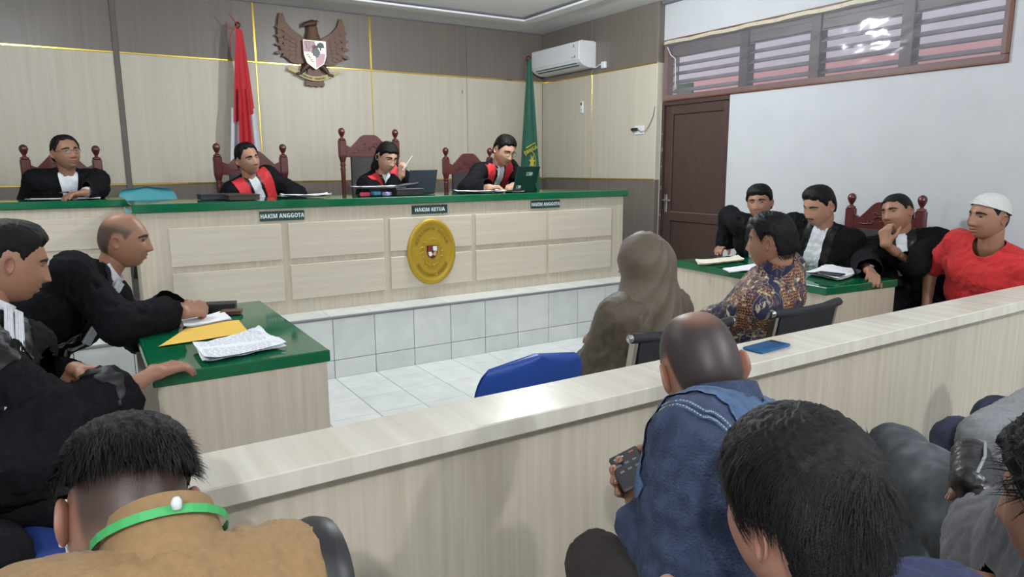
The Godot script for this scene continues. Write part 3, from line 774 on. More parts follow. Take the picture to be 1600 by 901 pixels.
	for q in [[[-0.108, 0.108, 0.0, 0.108, 0.0, 0.0, -0.108, 0.0], col(126, 92, 104)], [[0.004, 0.108, 0.108, 0.108, 0.107, 0.0, 0.004, 0.0], col(212, 214, 210)], [[-0.106, -0.008, 0.0, -0.008, 0.0, -0.155, -0.08, -0.103], col(216, 204, 168)], [[0.004, -0.008, 0.106, -0.008, 0.08, -0.103, 0.004, -0.155], col(132, 96, 102)]]:
		var pp := PackedVector2Array()
		for k in 4: pp.append(Vector2(q[0][k * 2], q[0][k * 2 + 1]))
		var z := Acc.new(); prism(z, pp, 0.084, 0.088); put("field", z.mesh(), mat(q[1], 0.35, 0.2), so)
	var ck := Acc.new(); prism(ck, ring2(0.01, 0.0, 0.042, 0.05, 5), 0.088, 0.094); put("centre_field", ck.mesh(), mat(col(58, 58, 66), 0.4), so)
	var tr := Acc.new(); prism(tr, PackedVector2Array([Vector2(0.048, 0.02), Vector2(0.062, 0.02), Vector2(0.062, 0.045), Vector2(0.095, 0.05), Vector2(0.085, 0.09), Vector2(0.055, 0.10), Vector2(0.025, 0.085), Vector2(0.018, 0.05), Vector2(0.048, 0.045)]), 0.088, 0.092); put("tree_charge", tr.mesh(), mat(col(70, 92, 86), 0.5), so)
	var bu := Acc.new(); prism(bu, PackedVector2Array([Vector2(-0.09, 0.085), Vector2(-0.06, 0.07), Vector2(-0.03, 0.085), Vector2(-0.035, 0.05), Vector2(-0.045, 0.02), Vector2(-0.06, 0.012), Vector2(-0.075, 0.02), Vector2(-0.085, 0.05)]), 0.088, 0.092); put("bull_charge", bu.mesh(), mat(col(176, 160, 160), 0.5), so)
	var pa := Acc.new()
	for k in 5: tube(pa, [Vector3(-0.09 + 0.012 * k, -0.03 - 0.016 * k, 0.089), Vector3(-0.065 + 0.012 * k, -0.025 - 0.016 * k, 0.091)], 0.005, 6)
	put("ear_charge", pa.mesh(), mat(col(120, 112, 76), 0.5), so)

func flag(called, label, top: Vector3, bot_y: float, widths: Array, cols: Array, folds: int):
	# a furled flag hanging round a wooden staff that stands on a round foot
	var fl := DAIS if top.x < 4.4 else 0.0
	var t = thing(called, label, "flag", Vector3(top.x, fl, top.z))
	var h := top.y - fl
	var a := Acc.new(); tube(a, [Vector3(0, 0.02, 0), Vector3(0, h, 0)], 0.014, 10)
	put("staff", a.mesh(), M.mahog, t)
	var f := Acc.new(); lathe(f, [Vector2(0.0, 0.0), Vector2(0.14, 0.0), Vector2(0.14, 0.02), Vector2(0.05, 0.05), Vector2(0.02, 0.10), Vector2(0.016, 0.12)], 20); put("foot", f.mesh(), M.mahog, t)
	var k := Acc.new(); lathe(k, [Vector2(0.012, h - 0.01), Vector2(0.026, h + 0.005), Vector2(0.026, h + 0.03), Vector2(0.010, h + 0.045), Vector2(0.0, h + 0.047)], 14); put("knob", k.mesh(), M.mahog, t)
	for ci in cols.size():
		var c: Dictionary = cols[ci]
		var m := Acc.new()
		gridm(m, 40, 30, func(u: float, v: float):
			var y: float = lerp(c.y0, c.y1, v) - fl
			if c.has("slant"): y += c.slant * (u - 0.5) * (1.0 - v if c.get("low", false) else v)
			var g: float = clamp((h - y) / (h - bot_y + fl), 0, 1)
			var hw: float = lerp(widths[0], widths[1], pow(g, 0.8)) * (c.x1 - c.x0) * 0.5
			var cx: float = lerp(widths[0], widths[1], pow(g, 0.8)) * ((c.x0 + c.x1) * 0.5 - 0.5)
			var x := cx + (u * 2.0 - 1.0) * hw
			return Vector3(x + widths[2] * g, y, 0.03 + c.get("z", 0.0) + 0.030 * g * sin(u * PI * folds + 0.8) + 0.012 * sin(u * 9.0 + v * 3.0) * g))
		m.i.reverse(); m.normals()
		put(c.part, m.mesh(), c.mat, t)
	return t

func flags():
	var red := cloth(col(206, 34, 46), 0.7, 0.3); var wh := cloth(col(226, 226, 234), 0.8)
	var t = flag("national_flag", "red and white flag furled round a wooden staff behind the chairs", Vector3(1.425, 2.765, ZB + 0.16), DAIS + 0.75, [0.05, 0.34, -0.02], [
		{"part": "red_cloth", "y0": 2.74, "y1": 1.93, "x0": 0.10, "x1": 1.0, "mat": red, "z": 0.0, "slant": 0.10},
		{"part": "red_cloth", "y0": 2.2, "y1": 1.25, "x0": 0.26, "x1": 0.78, "mat": red, "z": 0.03},
		{"part": "white_cloth", "y0": 2.02, "y1": 1.2, "x0": 0.0, "x1": 1.05, "mat": wh, "z": -0.018}], 5)
	var rb := Acc.new()
	tube(rb, [Vector3(0, 2.34, 0.02), Vector3(-0.05, 2.40, 0.02), Vector3(-0.075, 2.43, 0.02)], 0.004, 6); tube(rb, [Vector3(0, 2.33, 0.02), Vector3(-0.06, 2.28, 0.03), Vector3(-0.085, 2.20, 0.03), Vector3(-0.08, 2.10, 0.03)], 0.004, 6)
	tube(rb, [Vector3(-0.01, 2.33, 0.02), Vector3(-0.08, 2.30, 0.02), Vector3(-0.105, 2.36, 0.02)], 0.004, 6)
	put("tie_ribbon", rb.mesh(), red, t)
	var gr := cloth(col(22, 96, 74), 0.65, 0.3)
	var g = flag("court_flag", "dark green flag with yellow emblem furled by the corner under the air conditioner", Vector3(4.672, 2.70, ZB + 0.20), DAIS + 0.6, [0.035, 0.34, -0.01], [
		{"part": "green_cloth", "y0": 2.70, "y1": 1.10, "x0": 0.0, "x1": 1.0, "mat": gr}], 4)
	var ye := mat(col(206, 186, 72), 0.6)
	var e := Acc.new(); var o := Vector3(-0.015, 1.62, 0.085)
	prism(e, PackedVector2Array([Vector2(-0.075, 0.045), Vector2(0.055, 0.11), Vector2(0.055, 0.122), Vector2(-0.075, 0.06)]), 0.0, 0.003, Transform3D(Basis.IDENTITY, o))
	var star := PackedVector2Array(); 
	for k in 14: 
		var an := TAU * k / 14.0 + 0.2; var r := 0.075 if k % 2 == 0 else 0.036
		star.append(Vector2(cos(an) * r * 0.62 + 0.012, sin(an) * r * 1.25 - 0.11))
	prism(e, star, 0.0, 0.004, Transform3D(Basis.IDENTITY, o))
	var arc := []
	for k in 17: arc.append(o + Vector3(-0.01 + cos(2.6 - 3.2 * k / 16.0) * 0.075, -0.11 + sin(2.6 - 3.2 * k / 16.0) * 0.13, 0.0))
	tube(e, arc, 0.004, 6)
	prism(e, PackedVector2Array([Vector2(-0.06, -0.345), Vector2(0.06, -0.33), Vector2(0.06, -0.31), Vector2(-0.06, -0.325)]), 0.0, 0.003, Transform3D(Basis.IDENTITY, o))
	put("emblem", e.mesh(), ye, g)
	for q in [["PENGA", 0.062, Vector3(-0.006, 0.03, 0.0), 0.42], ["DATA", 0.034, Vector3(-0.02, -0.235, 0.0), 0.1], ["NEGERI", 0.032, Vector3(0.0, -0.285, 0.0), 0.15]]:
		if q[0] == "DATA": continue
		var l = put("lettering", text(q[0], q[1], 0.003), ye, g); l.position = o + q[2]; l.rotation.z = q[3]

func air_conditioner():
	var t = thing("air_conditioner", "white wall-mounted air conditioner high on the panelled side wall", "air conditioner", Vector3(XS, 2.53, -6.725))
	# profile in (out from wall, up), swept along z
	var L := 0.47
	var prof := PackedVector2Array([Vector2(0, 0.275), Vector2(0.205, 0.275), Vector2(0.222, 0.262), Vector2(0.225, 0.08), Vector2(0.215, 0.05), Vector2(0.17, 0.02), Vector2(0.10, 0.0), Vector2(0, 0.0)])
	var a := Acc.new(); prism(a, prof, -L, L, Transform3D(Basis(Vector3(-1, 0, 0), Vector3(0, 1, 0), Vector3(0, 0, -1)), Vector3.ZERO))
	put("body", a.mesh(), M.white_plastic, t)
	put("front_panel", spanm(-0.231, -0.222, 0.075, 0.27, -L + 0.004, L - 0.004, 0.004), M.white_plastic, t)
	var bs := Basis(Vector3(0, 0, 1), -0.588)
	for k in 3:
		var s := Acc.new(); cbox(s, Vector3(-0.2085 + 0.0155 * k, 0.0435 - 0.0103 * k, 0.0), Vector3(0.0135, 0.004, 0.80), 0.001, bs); put("vane_and_slot_shade", s.mesh(), mat(col(64, 68, 74), 0.5) if k != 1 else M.white_plastic, t)  # outer strips coloured dark for the shade in the outlet slots; middle vane white
	for k in 9: put("top_rib", spanm(-0.20 + 0.021 * k, -0.19 + 0.021 * k, 0.273, 0.282, L - 0.05, L, 0.002), M.white_plastic, t)
	put("badge", spanm(-0.2325, -0.2305, 0.21, 0.245, 0.36, 0.375, 0.0005), mat(col(120, 124, 130), 0.5), t)
	put("badge", spanm(-0.2325, -0.2305, 0.10, 0.125, 0.38, 0.40, 0.0005), mat(col(120, 124, 130), 0.5), t)
	put("badge", spanm(-0.2325, -0.2305, 0.10, 0.115, 0.33, 0.36, 0.0005), mat(col(170, 174, 180), 0.5), t)
	var p = thing("plug_outlet", "white wall outlet with plug and short cable beside the air conditioner", "outlet", Vector3(XS, 2.54, -6.09))
	put("box", spanm(-0.035, 0, -0.035, 0.035, -0.035, 0.035, 0.006), M.white_plastic, p)
	var c := Acc.new(); tube(c, [Vector3(-0.02, 0.005, -0.03), Vector3(-0.03, 0.01, -0.06), Vector3(-0.02, -0.005, -0.10), Vector3(-0.015, -0.01, -0.155)], 0.006, 8); put("cable", c.mesh(), M.white_plastic, p)
	var r = thing("remote_holder", "small white air conditioner remote on the panelled side wall", "remote", Vector3(XS, 2.12, -6.48))
	put("body", spanm(-0.022, 0, -0.068, 0.068, -0.026, 0.026, 0.006), M.white_plastic, r)
	put("display", spanm(-0.0235, -0.0215, 0.022, 0.052, -0.017, 0.017, 0.001), mat(col(84, 92, 98), 0.3), r)
	put("button", spanm(-0.0235, -0.0215, -0.035, -0.02, -0.012, 0.012, 0.001), mat(col(190, 194, 198), 0.4), r)
	var s2 = thing("wall_socket", "white double socket with a black charger on the side wall by the door", "socket", Vector3(XS, 1.82, -5.50))
	put("plate", spanm(-0.012, 0, -0.045, 0.045, -0.08, 0.06, 0.003), M.white_plastic, s2)
	put("charger", spanm(-0.05, -0.012, -0.005, 0.022, -0.10, -0.02, 0.006), M.black_plastic, s2)
	var c2 := Acc.new(); tube(c2, [Vector3(-0.03, 0.01, -0.02), Vector3(-0.03, -0.02, 0.04), Vector3(-0.02, -0.01, 0.10), Vector3(-0.012, 0.05, 0.15), Vector3(-0.006, 0.13, 0.19), Vector3(-0.004, 0.22, 0.205)], 0.003, 6)
	put("cord", c2.mesh(), mat(col(70, 68, 66), 0.5), s2)
	var wc = thing("loose_wire", "thin pale wire hanging behind the window film above the door", "wire", Vector3(XW - 0.02, 2.1, -5.1))
	var w := Acc.new(); tube(w, [Vector3(-0.012, 0.5, -0.09), Vector3(-0.012, 0.42, -0.04), Vector3(-0.012, 0.38, 0.02), Vector3(-0.012, 0.22, 0.03), Vector3(-0.012, 0.10, 0.03)], 0.004, 6); put("strand", w.mesh(), M.white_plastic, wc)

# ---------- things on the tables ----------
func sheet(parent, called, pts: Array, y: float, m, lift := 0.004, seed := 1, thick := 0.0012):
	# a slightly buckled sheet over the four corners (x,z) given in order
	var a := Acc.new()
	nz.seed = seed; nz.frequency = 1.0
	for side in [0, 1]:
		gridm(a, 10, 10, func(u: float, v: float):
			var uu := u if side == 0 else 1.0 - u
			var p: Vector2 = pts[0].lerp(pts[1], uu).lerp(pts[3].lerp(pts[2], uu), v)
			var h := y + thick * (1 if side == 0 else 0) + lift * (0.5 + 0.5 * nz.get_noise_2d(p.x * 9.0, p.y * 9.0)) + lift * 1.5 * pow(abs(uu - 0.5) * 2.0, 4.0) * (0.5 + nz.get_noise_2d(p.y * 4.0, 3.0))
			return Vector3(p.x, h, p.y))
	# keep both skins facing outward
	return put(called, a.mesh(), m, parent)
func corners(px: Array, y: float) -> Array:
	var o := []
	for p in px:
		var w := on_y(p[0], p[1], y); o.append(Vector2(w.x, w.z))
	return o
func rect2(c: Vector2, w: float, l: float, an: float) -> Array:
	var o := []
	for q in [Vector2(-w / 2, -l / 2), Vector2(w / 2, -l / 2), Vector2(w / 2, l / 2), Vector2(-w / 2, l / 2)]: o.append(c + q.rotated(an))
	return o
func papers(label, cs: Array, y: float, n: int, m, seed: int, lift := 0.004, cat := "papers"):
	var t = thing("paper_stack", label, cat)
	var c0: Vector2 = (cs[0] + cs[2]) / 2.0
	rng.seed = seed
	for k in n:
		var pts := []
		var an := rng.randf_range(-0.10, 0.10) if k > 0 else 0.0
		for p in cs: pts.append(c0 + (p - c0).rotated(an) + Vector2(rng.randf_range(-0.006, 0.006), rng.randf_range(-0.006, 0.006)))
		sheet(t, "sheet", pts, y + 0.001 + k * 0.004, m if k < 50 else M.paper, lift, seed * 7 + k)
	return t
func printed(seed: int) -> StandardMaterial3D:
	# typed page: rows of grey marks
	var im := Image.create(128, 180, false, Image.FORMAT_RGB8); im.fill(col(236, 239, 245))
	rng.seed = seed
	for r in 26:
		var x := 14
		while x < 112:
			var w := rng.randi_range(3, 11)
			im.fill_rect(Rect2i(x, 14 + r * 6, min(w, 114 - x), 2), col(150, 152, 160)); x += w + 3
	var m := mat(Color.WHITE, 0.85); m.albedo_texture = ImageTexture.create_from_image(im)
	m.uv1_triplanar = true; m.uv1_scale = Vector3(3.3, 3.3, 3.3)
	return m
func laptop(called, label, at: Vector3, turn: float, w: float, h: float, open_deg: float, m, stickers: bool):
	# local: keyboard towards -z (the user), lid stands at z = 0 leaning to +z
	var t = thing(called, label, "laptop", at, turn)
	put("base", spanm(-w / 2, w / 2, 0.0, 0.014, -h, 0.0, 0.004), m, t)
	put("keyboard", spanm(-w / 2 + 0.02, w / 2 - 0.02, 0.0135, 0.0155, -h + 0.09, -0.03, 0.001), M.black_plastic, t)
	var l := Acc.new(); var bs := Basis(Vector3.RIGHT, deg_to_rad(open_deg))
	cbox(l, Vector3(0, 0.012, 0) + bs * Vector3(0, h / 2, 0), Vector3(w, h, 0.007), 0.003, bs)
	var lid = put("lid", l.mesh(), m, t)
	var sc := Acc.new(); cbox(sc, Vector3(0, 0.012, 0) + bs * Vector3(0, h / 2, -0.0038), Vector3(w - 0.02, h - 0.02, 0.001), 0.0, bs); put("screen", sc.mesh(), mat(col(40, 46, 54), 0.2), lid)
	if stickers:
		for q in [[0.02, 0.15, 0.085, 0.03], [-0.09, 0.035, 0.06, 0.026]]:
			var s := Acc.new(); cbox(s, Vector3(0, 0.012, 0) + bs * Vector3(q[0], q[1], 0.0042), Vector3(q[2], q[3], 0.001), 0.0, bs); var so = put("sticker", s.mesh(), mat(col(206, 216, 214), 0.6), lid)
			var d := Acc.new(); cbox(d, Vector3(0, 0.012, 0) + bs * Vector3(q[0] - q[2] * 0.28, q[1], 0.0050), Vector3(0.02, 0.018, 0.001), 0.0, bs); put("mark", d.mesh(), mat(col(54, 92, 84), 0.6), so)
	return t
func phone(called, label, c: Vector3, along: Vector3, m, size := Vector3(0.075, 0.009, 0.158)):
	var t = thing(called, label, "phone", c, atan2(along.x, along.z))
	put("body", boxm(size, 0.004), m, t)
	return t
func box_thing(called, label, cat, c: Vector3, s: Vector3, turn: float, m):
	var t = thing(called, label, cat, c, turn)
	put("body", boxm(s, 0.003), m, t)
	put("lid", (func(): 
		var a := Acc.new(); cbox(a, Vector3(0, s.y / 2, 0), Vector3(s.x + 0.004, 0.012, s.z + 0.004), 0.003); return a.mesh()).call(), m, t)
	return t

func props():
	var YB := 1.238; var YD := 0.772
	# on the judges' bench
	box_thing("document_box", "dark navy flat box beside a brown box on the bench", "box", on_z(343, 306, -5.23) * Vector3(1, 0, 1) + Vector3(0, YB + 0.018, 0), Vector3(0.27, 0.034, 0.15), 0.03, mat(col(30, 32, 46), 0.5))
	box_thing("document_box", "dark brown flat box on the bench before the left-hand judge", "box", on_z(378, 304, -5.03) * Vector3(1, 0, 1) + Vector3(0, YB + 0.018, 0), Vector3(0.20, 0.034, 0.15), 0.02, mat(col(58, 44, 40), 0.5))
	papers("open white casebook in front of the left-hand judge on the bench", rect2(Vector2(1.42, -5.16), 0.34, 0.24, 0.1), YB, 4, M.paper, 5, 0.012)
	papers("fan of white papers with coloured index tabs on the bench", rect2(Vector2(1.97, -5.10), 0.38, 0.22, -0.05), YB + 0.056, 4, M.paper, 6, 0.004)
	var tabs = thing("index_tabs", "pink, blue and lilac index tabs sticking out of the bench papers", "tabs", Vector3(1.84, YB, -5.05))
	for k in 3:
		var o = put("tab", boxm(Vector3(0.07, 0.03, 0.05), 0.006), mat([col(222, 78, 118), col(84, 158, 206), col(178, 160, 214)][k], 0.6), tabs); o.position = Vector3(0.085 * k, 0.016 + 0.006 * (k % 2), 0.01 * k); o.rotation.y = 0.3 * k
	var bag = box_thing("black_case", "flat black zipped case lying on the bench beside the grey tablet", "case", Vector3(2.175, YB + 0.024, -5.04), Vector3(0.23, 0.046, 0.15), 0.03, M.black_plastic)
	var zp := Acc.new(); tube(zp, [Vector3(-0.10, 0.04, 0.02), Vector3(-0.03, 0.055, 0.03), Vector3(0.05, 0.06, 0.02), Vector3(0.10, 0.065, 0.0)], 0.013, 8); put("pen_roll", zp.mesh(), mat(col(44, 44, 48), 0.5), bag)
	laptop("tablet_computer", "dark slate tablet standing open before the woman judge", on_z(658, 300, -5.10) * Vector3(1, 0, 1) + Vector3(0, YB, 0), 0.20, 0.27, 0.19, 14.0, mat(col(50, 56, 66), 0.45), false)
	papers("white and pink papers stacked on the bench between tablet and green laptop", rect2(Vector2(2.86, -5.12), 0.42, 0.24, 0.06), YB, 4, M.paper, 8, 0.008)
	papers("pale pink folder sheet under the right-hand judge's hands", rect2(Vector2(3.17, -5.08), 0.18, 0.16, 0.0), YB, 1, mat(col(216, 168, 168), 0.8), 9, 0.004)
	laptop("green_laptop", "dark green laptop with white stickers open before the right-hand judge", on_z(818, 294, -5.06) * Vector3(1, 0, 1) + Vector3(0, YB, 0), 0.34, 0.31, 0.215, 18.0, mat(col(22, 62, 54), 0.4), true)
	# clerk
	papers("white note sheets under the clerk's hands", rect2(Vector2(-0.08, -5.63), 0.42, 0.22, 0.03), 1.249, 2, M.paper, 11)
	# left counsel table
	papers("yellow envelope on the left counsel table", corners([[245, 543], [300, 507], [372, 502], [388, 521]], YD), YD, 1, mat(col(232, 190, 84), 0.7), 21, 0.002, "envelope")
	papers("white sheet under the bald man's hand on the table", corners([[285, 505], [345, 490], [362, 502], [292, 515]], YD), YD + 0.004, 2, M.paper, 22)
	papers("stapled printed pages lying near the table corner", corners([[300, 545], [398, 520], [446, 543], [322, 569]], YD), YD, 3, printed(3), 23, 0.012)
	box_thing("pen_case", "black zipped pen case on the left table", "case", on_y(345, 486, YD) + Vector3(0, 0.02, 0), Vector3(0.07, 0.035, 0.14), 1.25, M.black_plastic)
	box_thing("brown_wallet", "brown leather wallet lying beside the black pen case", "wallet", on_y(362, 491, YD) + Vector3(0, 0.009, 0), Vector3(0.05, 0.016, 0.09), 1.2, mat(col(92, 62, 48), 0.5))
	# right counsel table
	var ob = papers("open notebook on the far end of the right counsel table", corners([[1086, 410], [1150, 403], [1162, 408], [1096, 416]], YD), YD, 3, mat(col(232, 226, 206), 0.8), 31, 0.008, "notebook")
	papers("white sheets behind the man in the patterned shirt", corners([[1128, 421], [1190, 412], [1200, 420], [1140, 427]], YD), YD, 2, M.paper, 32)
	papers("loose white papers under a phone on the right counsel table", corners([[1260, 430], [1285, 418], [1345, 428], [1310, 440]], YD), YD, 4, M.paper, 33, 0.008)
	phone("dark_phone", "dark phone lying on the loose papers of the right table", on_y(1297, 427, YD + 0.03) + Vector3(0, 0.0, 0), on_y(1318, 429, YD) - on_y(1275, 424, YD), M.black_plastic)
	# on the rail
	var pa := on_y(1164, 543, 0.875); var pb := on_y(1232, 540, 0.875); var pc := on_y(1205, 531, 0.875); var pd := on_y(1188, 552, 0.875)
	var ph = phone("blue_phone", "metallic blue phone lying on top of the gallery rail", (pa + pb) / 2.0 + Vector3(0, 0.001, 0), pb - pd, mat(col(28, 96, 150), 0.25, 0.35))
	var cm := Acc.new()
	for k in 3: lathe(cm, [Vector2(0.008, 0.0), Vector2(0.008, 0.0015), Vector2(0.0, 0.002)], 12, Transform3D(Basis.IDENTITY, Vector3(0.02 - 0.012 * k, 0.0045, 0.058)))
	put("camera_lens", cm.mesh(), M.black_plastic, ph)

# ---------- people: smooth-union bodies ----------
func blob(acc: Acc, prims: Array, cell: float, k: float, color = null):
	var lo := Vector3.INF; var hi := -Vector3.INF
	for p in prims:
		var r: float = max(p[2], p[3]) + 3.0 * k + cell
		var rv := Vector3(r, r, r)
		lo = lo.min(p[0] - rv).min(p[1] - rv); hi = hi.max(p[0] + rv).max(p[1] + rv)
	var nx := int((hi.x - lo.x) / cell) + 2; var ny := int((hi.y - lo.y) / cell) + 2; var nzz := int((hi.z - lo.z) / cell) + 2
	var F := PackedFloat32Array(); F.resize(nx * ny * nzz)
	var ik := 1.0 / k; var lim := 3.0 * k
	for p in prims:
		var a: Vector3 = p[0]; var b: Vector3 = p[1]; var ra: float = p[2]; var dr: float = p[3] - p[2]
		var m: float = max(p[2], p[3]) + lim
		var mn := a.min(b) - Vector3(m, m, m) - lo; var mx := a.max(b) + Vector3(m, m, m) - lo
		var x0: int = max(0, int(mn.x / cell)); var x1: int = min(nx - 1, int(mx.x / cell) + 1)
		var y0: int = max(0, int(mn.y / cell)); var y1: int = min(ny - 1, int(mx.y / cell) + 1)
		var z0: int = max(0, int(mn.z / cell)); var z1: int = min(nzz - 1, int(mx.z / cell) + 1)
		var ab := b - a; var inv: float = 1.0 / max(ab.length_squared(), 1e-9)
		for iz in range(z0, z1 + 1):
			for iy in range(y0, y1 + 1):
				var idx := (iz * ny + iy) * nx + x0
				var q := Vector3(lo.x + x0 * cell, lo.y + iy * cell, lo.z + iz * cell) - a
				for ix in range(x0, x1 + 1):
					var t := clampf(q.dot(ab) * inv, 0.0, 1.0)
					var d := (q - ab * t).length() - (ra + dr * t)
					if d < lim: F[idx] += exp(-d * ik)
					idx += 1; q.x += cell
	var vid := PackedInt32Array(); vid.resize(nx * ny * nzz); vid.fill(-1)
	var base := acc.v.size()
	var sx := 1; var sy := nx; var sz := nx * ny
	var offs := [0, 1, sy, sy + 1, sz, sz + 1, sz + sy, sz + sy + 1]
	var cpos := [Vector3(0, 0, 0), Vector3(1, 0, 0), Vector3(0, 1, 0), Vector3(1, 1, 0), Vector3(0, 0, 1), Vector3(1, 0, 1), Vector3(0, 1, 1), Vector3(1, 1, 1)]
	var edges := [[0, 1], [2, 3], [4, 5], [6, 7], [0, 2], [1, 3], [4, 6], [5, 7], [0, 4], [1, 5], [2, 6], [3, 7]]
	for iz in nzz - 1:
		for iy in ny - 1:
			var i0 := (iz * ny + iy) * nx
			var prev := int(F[i0] > 1.0) + int(F[i0 + sy] > 1.0) + int(F[i0 + sz] > 1.0) + int(F[i0 + sz + sy] > 1.0)
			for ix in nx - 1:
				var j := i0 + 1
				var nxt := int(F[j] > 1.0) + int(F[j + sy] > 1.0) + int(F[j + sz] > 1.0) + int(F[j + sz + sy] > 1.0)
				var s := prev + nxt
				prev = nxt
				if s != 0 and s != 8:
					var sum := Vector3.ZERO; var cnt := 0
					for e in edges:
						var fa := F[i0 + offs[e[0]]]; var fb := F[i0 + offs[e[1]]]
						if (fa > 1.0) != (fb > 1.0):
							var la := log(max(fa, 1e-3)); var lb := log(max(fb, 1e-3))
							sum += cpos[e[0]].lerp(cpos[e[1]], la / (la - lb)); cnt += 1
					vid[i0] = acc.v.size()
					acc.v.append(lo + (Vector3(ix, iy, iz) + sum / cnt) * cell)
					if color != null: acc.c.append(color)
					var me := F[i0] > 1.0
					if iy > 0 and iz > 0 and me != (F[i0 + sx] > 1.0): _bq(acc, vid[i0 - sy - sz], vid[i0 - sz], vid[i0], vid[i0 - sy], me)
					if iz > 0 and ix > 0 and me != (F[i0 + sy] > 1.0): _bq(acc, vid[i0 - sz - sx], vid[i0 - sx], vid[i0], vid[i0 - sz], me)
					if ix > 0 and iy > 0 and me != (F[i0 + sz] > 1.0): _bq(acc, vid[i0 - sx - sy], vid[i0 - sy], vid[i0], vid[i0 - sx], me)
				i0 += 1
	acc.normals(base)
	return base
func _bq(acc: Acc, A: int, B: int, C: int, D: int, me: bool):
	if A < 0 or B < 0 or C < 0 or D < 0: return
	if me: acc.i.append_array([A, C, B, A, D, C])
	else: acc.i.append_array([A, B, C, A, C, D])
func wrinkle(acc: Acc, from: int, amp: float, sc: Vector3, seed: int):
	nz.seed = seed; nz.frequency = 1.0; nz.fractal_octaves = 3
	for k in range(from, acc.v.size()):
		var p := acc.v[k]
		var e := nz.get_noise_3d(p.x * sc.x, p.y * sc.y, p.z * sc.z)
		acc.v[k] = p + acc.n[k] * amp * (1.0 - 2.4 * abs(e))
	acc.normals(from)
func clip(src: Acc, g: Callable, off := 0.0) -> Acc:
	# the part of a surface where g > 0, cut cleanly, pushed out by off
	var o := Acc.new(); var val := PackedFloat32Array(); val.resize(src.v.size())
	for k in src.v.size(): val[k] = g.call(src.v[k])
	var mp := {}
	for t in range(0, src.i.size(), 3):
		var ids := [src.i[t], src.i[t + 1], src.i[t + 2]]
		var ins := int(val[ids[0]] > 0) + int(val[ids[1]] > 0) + int(val[ids[2]] > 0)
		if ins == 0: continue
		var poly := []
		for e in 3:
			var a: int = ids[e]; var b: int = ids[(e + 1) % 3]
			if val[a] > 0: poly.append(_cv(o, src, mp, a, a, 0.0, off))
			if (val[a] > 0) != (val[b] > 0):
				if a < b: poly.append(_cv(o, src, mp, a, b, val[a] / (val[a] - val[b]), off))
				else: poly.append(_cv(o, src, mp, b, a, val[b] / (val[b] - val[a]), off))
		for q in range(1, poly.size() - 1): o.i.append_array([poly[0], poly[q], poly[q + 1]])
	return o
func _cv(o: Acc, s: Acc, mp: Dictionary, a: int, b: int, t: float, off: float) -> int:
	var key := a * 4000000 + b
	if mp.has(key): return mp[key]
	var n := s.n[a].lerp(s.n[b], t).normalized()
	o.v.append(s.v[a].lerp(s.v[b], t) + n * off); o.n.append(n)
	if s.c.size() == s.v.size(): o.c.append(s.c[a].lerp(s.c[b], t))
	mp[key] = o.v.size() - 1
	return o.v.size() - 1

# ---------- heads ----------
func gs(x: float, s: float) -> float: return exp(-(x * x) / (s * s))
func head_pt(d: Vector3, f: Dictionary) -> Vector3:
	var x: float = d.x * 0.0765 * f.w; var y := d.y * 0.118; var z := d.z * 0.098
	var ay: float = min(abs(d.y), 0.985)
	if d.y < 0.0:
		var t := -d.y
		x *= 1.0 - f.taper * t * t
		if d.z > 0.0: z *= lerpf(1.0, pow(1.0 - pow(ay, 3.0), 0.3333) / sqrt(1.0 - ay * ay), 0.9)
		else: z *= 1.0 - 0.30 * t * t
		var sd: float = lerpf(1.0, pow(1.0 - pow(ay, 2.6), 0.385) / sqrt(1.0 - ay * ay), 0.55)
		x *= sd
	else:
		x *= lerpf(1.0, pow(1.0 - pow(ay, 2.7), 0.3704) / sqrt(1.0 - ay * ay), 0.85)
		z *= lerpf(1.0, pow(1.0 - pow(ay, 2.3), 0.4348) / sqrt(1.0 - ay * ay), 0.7)
	if d.z > 0.0:
		var fr := smoothstep(0.25, 0.8, d.z)
		var ax: float = abs(x)
		z -= fr * 0.010 * gs(ax - 0.032, 0.017) * gs(y - 0.012, 0.012)
		z += fr * 0.004 * gs(y - 0.033, 0.010) * gs(x, 0.05)
		z += fr * 0.005 * gs(ax - 0.043, 0.022) * gs(y + 0.028, 0.022) * f.cheek
		var t2 := (0.024 - y) / 0.056
		if t2 > 0.0:
			var hh: float = (0.003 + 0.021 * pow(min(t2, 1.0), 1.25)) * f.nose
			if t2 > 1.0: hh *= gs(y + 0.032, 0.0085)
			z += fr * hh * gs(x, lerpf(0.0085, 0.0165, min(t2, 1.0)))
		z += fr * 0.004 * gs(ax - 0.016, 0.007) * gs(y + 0.033, 0.008)
		z += fr * (0.0075 * gs(y + 0.0555, 0.0055) + 0.0085 * gs(y + 0.0695, 0.0065) - 0.0035 * gs(y + 0.0622, 0.0026)) * gs(x, 0.021)
		z += fr * 0.008 * gs(y + 0.100, 0.016) * gs(x, 0.026)
		z -= fr * 0.003 * gs(y + 0.083, 0.006) * gs(x, 0.02)
		z -= 0.012 * smoothstep(0.04, 0.12, y) * fr
	return Vector3(x, y, z) * f.size
func face_dir(x: float, y: float) -> Vector3:      # front-of-face coordinates in metres to a direction
	var a := x / 0.0765; var b := y / 0.118
	return Vector3(a, b, sqrt(max(0.02, 1.0 - a * a - b * b))).normalized()
